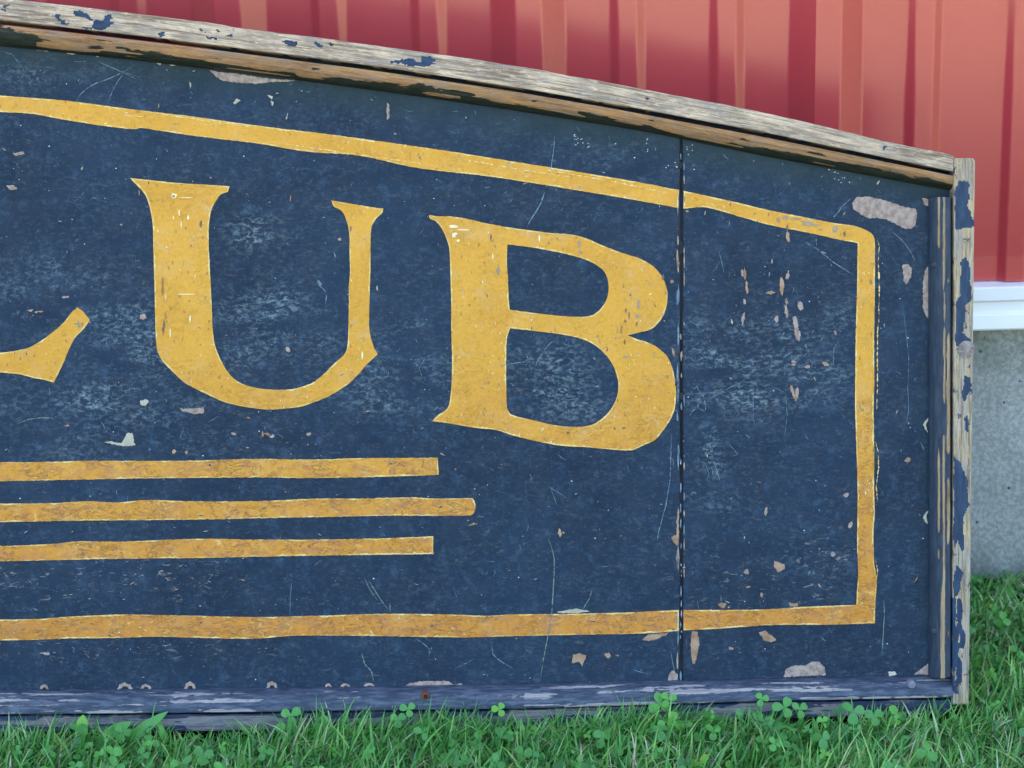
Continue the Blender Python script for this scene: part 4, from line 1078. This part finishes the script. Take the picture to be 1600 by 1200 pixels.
STRAW = mat_leaf('dry_straw', [(0.0, (0.34, 0.27, 0.13)), (0.5, (0.56, 0.48, 0.28)), (1.0, (0.70, 0.66, 0.50))], 0.1)
CLOV = mat_leaf('clover_leaf', [(0.0, (0.06, 0.24, 0.06)), (0.4, (0.11, 0.40, 0.09)), (0.75, (0.15, 0.50, 0.08)), (1.0, (0.26, 0.62, 0.06))], 0.3)
tg = lambda x, y, g, n: np.clip(g.normal(0.42, 0.26, n) + (fnoise(x * 20, y * 20, 81) - .5) * 0.5, 0, 1)
o = blades('grass', 95000, -0.75, 0.85, 1.08, 1.60, 0.016, 0.040, 0.0011, 0.0028, GRASS, tg, 0.65, 1)
o['label'] = 'short green lawn grass growing around the foot of the sign'
o = blades('grass', 30000, -2.2, 2.4, 0.2, 1.6, 0.02, 0.05, 0.0025, 0.005, GRASS, tg, 0.6, 2, keep=lambda x, y, g: (x < -0.75) | (x > 0.85) | (y < 1.08))
o['label'] = 'outer lawn grass towards the gravel'
o = blades('grass', 5000, -0.75, 0.36, SIGN_Y - 0.036, SIGN_Y - 0.0165, 0.018, 0.040, 0.0012, 0.0028, GRASS, tg, 0.5, 8)
o['label'] = 'fringe of lawn grass pressed against the sill of the sign'
o = blades('tall_grass', 1500, -0.75, 0.85, 1.20, 1.60, 0.034, 0.058, 0.0012, 0.0026, GRASS, tg, 0.5, 3)
o['label'] = 'scattered longer grass blades standing above the lawn'
o = blades('dry_grass', 17000, -0.75, 0.85, 1.10, 1.60, 0.012, 0.038, 0.0008, 0.0020, STRAW, lambda x, y, g, n: g.random(n), 0.7, 4)
o['label'] = 'dead straw coloured blades among the green grass'
for ob in [q for q in C.objects if q.name.split('.')[0] in ('grass', 'tall_grass', 'dry_grass')]: ob['category'] = 'grass'

def leaflet(c, nrm, dirv, L, W_, vs, fs, fold=0.25):
    """obovate, slightly notched clover leaflet"""
    nrm = nrm.normalized(); dirv = (dirv - nrm * dirv.dot(nrm)).normalized(); sd_ = nrm.cross(dirv)
    prof_ = [(0.0, 0.03), (0.18, 0.26), (0.42, 0.46), (0.68, 0.50), (0.88, 0.38), (1.0, 0.14)]
    b = len(vs)
    for t, w_ in prof_:
        for s in (-1, 0, 1):
            lift = fold * abs(s) * w_ * W_ - 0.10 * L * t * t
            tt = t - (0.05 if (s == 0 and t == 1.0) else 0)
            vs.append(tuple(c + dirv * (L * tt) + sd_ * (s * w_ * W_) + nrm * lift))
    for i in range(len(prof_) - 1):
        for s in (0, 1):
            a = b + 3 * i + s; fs.append((a, a + 1, a + 4, a + 3))
def stem(p0, p1, r, vs, fs, bend=None, col=None):
    n = 5; rows = 5; b = len(vs)
    mid = (p0 + p1) * .5 + (bend or Vector((0, 0, 0)))
    for i in range(rows):
        t = i / (rows - 1); p = p0 * (1 - t) ** 2 + mid * 2 * t * (1 - t) + p1 * t * t
        for k in range(n):
            a = 2 * math.pi * k / n; vs.append((p.x + r * math.cos(a), p.y + r * math.sin(a), p.z))
    for i in range(rows - 1):
        for k in range(n):
            q = (k + 1) % n; fs.append((b + i * n + k, b + i * n + q, b + (i + 1) * n + q, b + (i + 1) * n + k))
cr_ = random.Random(5)
vs = []; fs = []; tn = []
def clover(base, top, L, vs, fs, nrm=None):
    stem(base, top, 0.0006, vs, fs, Vector((cr_.uniform(-.004, .004), cr_.uniform(-.004, .002), 0)))
    nrm = nrm or Vector((cr_.gauss(0, .6), cr_.gauss(-.6, .6), 1)).normalized()
    a0 = cr_.random() * 6.28
    ax = nrm.orthogonal().normalized(); ay = nrm.cross(ax)
    for k in range(3):
        a = a0 + k * 2.094 + cr_.uniform(-.15, .15)
        leaflet(top, (nrm + Vector((cr_.gauss(0, .3), cr_.gauss(0, .3), cr_.gauss(0, .2)))), ax * math.cos(a) + ay * math.sin(a), L * cr_.uniform(.85, 1.1), L * cr_.uniform(.75, .9), vs, fs, cr_.uniform(.05, .4))
for k in range(3200):
    x = cr_.uniform(-0.7, 0.85); y = cr_.uniform(1.15, 1.585)
    dens = float(fnoise(x * 7, y * 7, 301, 3))
    if dens < 0.44 and cr_.random() < .8: continue
    if SIGN_Y - 0.026 < y < SIGN_Y + 0.040 and x < SIGN_R + .004: continue
    if y > 1.5 and cr_.random() < .6: continue
    z = float(soil_z(x, y)); h = cr_.uniform(0.010, 0.030) * (1 - 0.5 * (y > 1.45))
    n0 = len(vs); clover(Vector((x, y, z)), Vector((x + cr_.uniform(-.006, .006), min(y + cr_.uniform(-.008, .004), WALL_Y - .006), z + h)), cr_.choice([.004, .005, .006, .007, .008]) * cr_.uniform(.85, 1.15), vs, fs)
    t = min(1, max(0, cr_.gauss(.45, .22))); tn += [t] * (len(vs) - n0)
o = mesh('clover', vs, fs, CLOV, None, smooth=True, attrs={'tint': tn}); o['kind'] = 'stuff'
o['label'] = 'low clover leaves mixed through the lawn grass'; o['category'] = 'clover'

def ground_pt(px_, py_, yd):
    """a point over the lawn at depth yd seen at the traced place"""
    dr = pix_dir(px_, py_); return CAM + dr * ((yd - CAM.y) / dr.y)
def clover_plant(heads, label, tint):
    hx = [ground_pt(x, y, yd) for x, y, yd, L in heads]
    b0 = Vector((sum(p.x for p in hx) / len(hx), min(p.y for p in hx) - 0.002, 0)); b0.z = float(soil_z(b0.x, b0.y))
    e = bpy.data.objects.new('clover_plant', None); C.objects.link(e); e.location = b0
    e['label'] = label; e['category'] = 'clover'; e['group'] = 'clover plants against the foot of the sign'
    for (x, y, yd, L), p in zip(heads, hx):
        sv = []; sf = []; stem(Vector((cr_.uniform(-.003, .003), 0, 0)), p - b0, 0.0007, sv, sf, Vector((cr_.uniform(-.004, .004), -.002, 0)))
        mesh('stem', sv, sf, CLOV, e, smooth=True, attrs={'tint': [.35] * len(sv)})
        nrm = Vector((cr_.gauss(0, .25), cr_.gauss(-1.0, .2), .8)).normalized(); ax = nrm.orthogonal().normalized(); ay = nrm.cross(ax); a0 = cr_.random() * 6.28
        for k in range(3):
            lv = []; lf = []; a = a0 + k * 2.094
            leaflet(p - b0, nrm + Vector((cr_.gauss(0, .1), cr_.gauss(0, .1), 0)), ax * math.cos(a) + ay * math.sin(a), L * cr_.uniform(.9, 1.1), L * .85, lv, lf, .2)
            mesh('leaflet', lv, lf, CLOV, e, smooth=True, attrs={'tint': [min(1, tint + cr_.uniform(-.1, .1))] * len(lv)})
    return e
FY = SIGN_Y - 0.012
clover_plant([(455, 1118, FY - .004, .0075), (448, 1142, FY - .012, .0085), (505, 1133, FY - .008, .0065)], 'clover with rounded leaves just right of the left third of the sill', .6)
clover_plant([(638, 1108, FY - .004, .0060), (622, 1124, FY - .010, .0065)], 'clover reaching up below the rusty screw', .55)
clover_plant([(780, 1108, FY - .004, .0058)], 'single yellow green clover leaf against the sill near the middle', .95)
clover_plant([(1030, 1100, FY - .002, .0082), (1043, 1092, FY - .003, .0062), (1035, 1130, FY - .012, .0070)], 'tall clover rising in front of the bottom moulding below the seam', .75)
clover_plant([(1190, 1092, FY - .003, .0055), (1192, 1128, FY - .012, .0085)], 'clover below the bottom moulding right of the seam', .6)
clover_plant([(1225, 1105, FY - .006, .0078), (1250, 1108, FY - .006, .0065)], 'pair of clover leaves under the torn patch', .6)
clover_plant([(1400, 1118, FY - .008, .0075)], 'clover leaf under the nail head near the right corner', .7)
clover_plant([(1375, 1180, FY - .022, .0085), (1392, 1184, FY - .024, .0080)], 'clover at the lower right in front of the sill', .65)
clover_plant([(1545, 1042, 1.40, .0085), (1555, 1072, 1.38, .0080)], 'bright clover on the lawn right of the sign corner', .95)
clover_plant([(1590, 1065, 1.375, .0110)], 'large rounded clover leaf at the right edge beside the sign', .55)
clover_plant([(1230, 1180, FY - .024, .0085), (1270, 1176, FY - .022, .0080)], 'clover pair low in the lawn between the seam and the right corner', .6)

# broad leaves of a lawn weed near the left end
def broad(p0, p1, W_, tint, up=Vector((0, -1, .5))):
    vs = []; fs = []; d_ = (p1 - p0); sd_ = d_.cross(up).normalized(); nn = sd_.cross(d_).normalized(); rows = 9
    for i in range(rows):
        t = i / (rows - 1); w_ = W_ * (0.08 + 0.92 * math.sin(math.pi * min(1, t * .93 + .07)) ** .7)
        p = p0 + d_ * t + nn * (0.18 * d_.length * math.sin(math.pi * t) * .5)
        for s in (-1, -.5, 0, .5, 1): vs.append(tuple(p + sd_ * (s * w_ / 2) + nn * (abs(s) * w_ * .12)))
    for i in range(rows - 1):
        for s in range(4): a = 5 * i + s; fs.append((a, a + 1, a + 6, a + 5))
    return vs, fs
weed = bpy.data.objects.new('broadleaf_weed', None); C.objects.link(weed)
wb = ground_pt(190, 1175, FY - .014); wb.z = 0; weed.location = wb
weed['label'] = 'broad leaved green weed against the sill at the left of the sign'; weed['category'] = 'weed'
for (xa, ya, xb, yb, W_, t) in [(128, 1150, 130, 1117, .0085, .95), (190, 1165, 262, 1112, .0080, .5), (150, 1160, 205, 1128, .0090, .6), (200, 1178, 250, 1160, .0090, .2), (262, 1158, 245, 1122, .004, .8)]:
    v_, f_ = broad(ground_pt(xa, ya, FY - .010) - wb, ground_pt(xb, yb, FY - .004) - wb, W_, t)
    mesh('leaf', v_, f_, CLOV, weed, smooth=True, attrs={'tint': [t] * len(v_)})
    v_, f_ = [], []; a = ground_pt(xa, ya, FY - .010) - wb; stem(Vector((0, 0, -.002)), a, .0007, v_, f_); mesh('stem', v_, f_, CLOV, weed, attrs={'tint': [.4] * len(v_)})
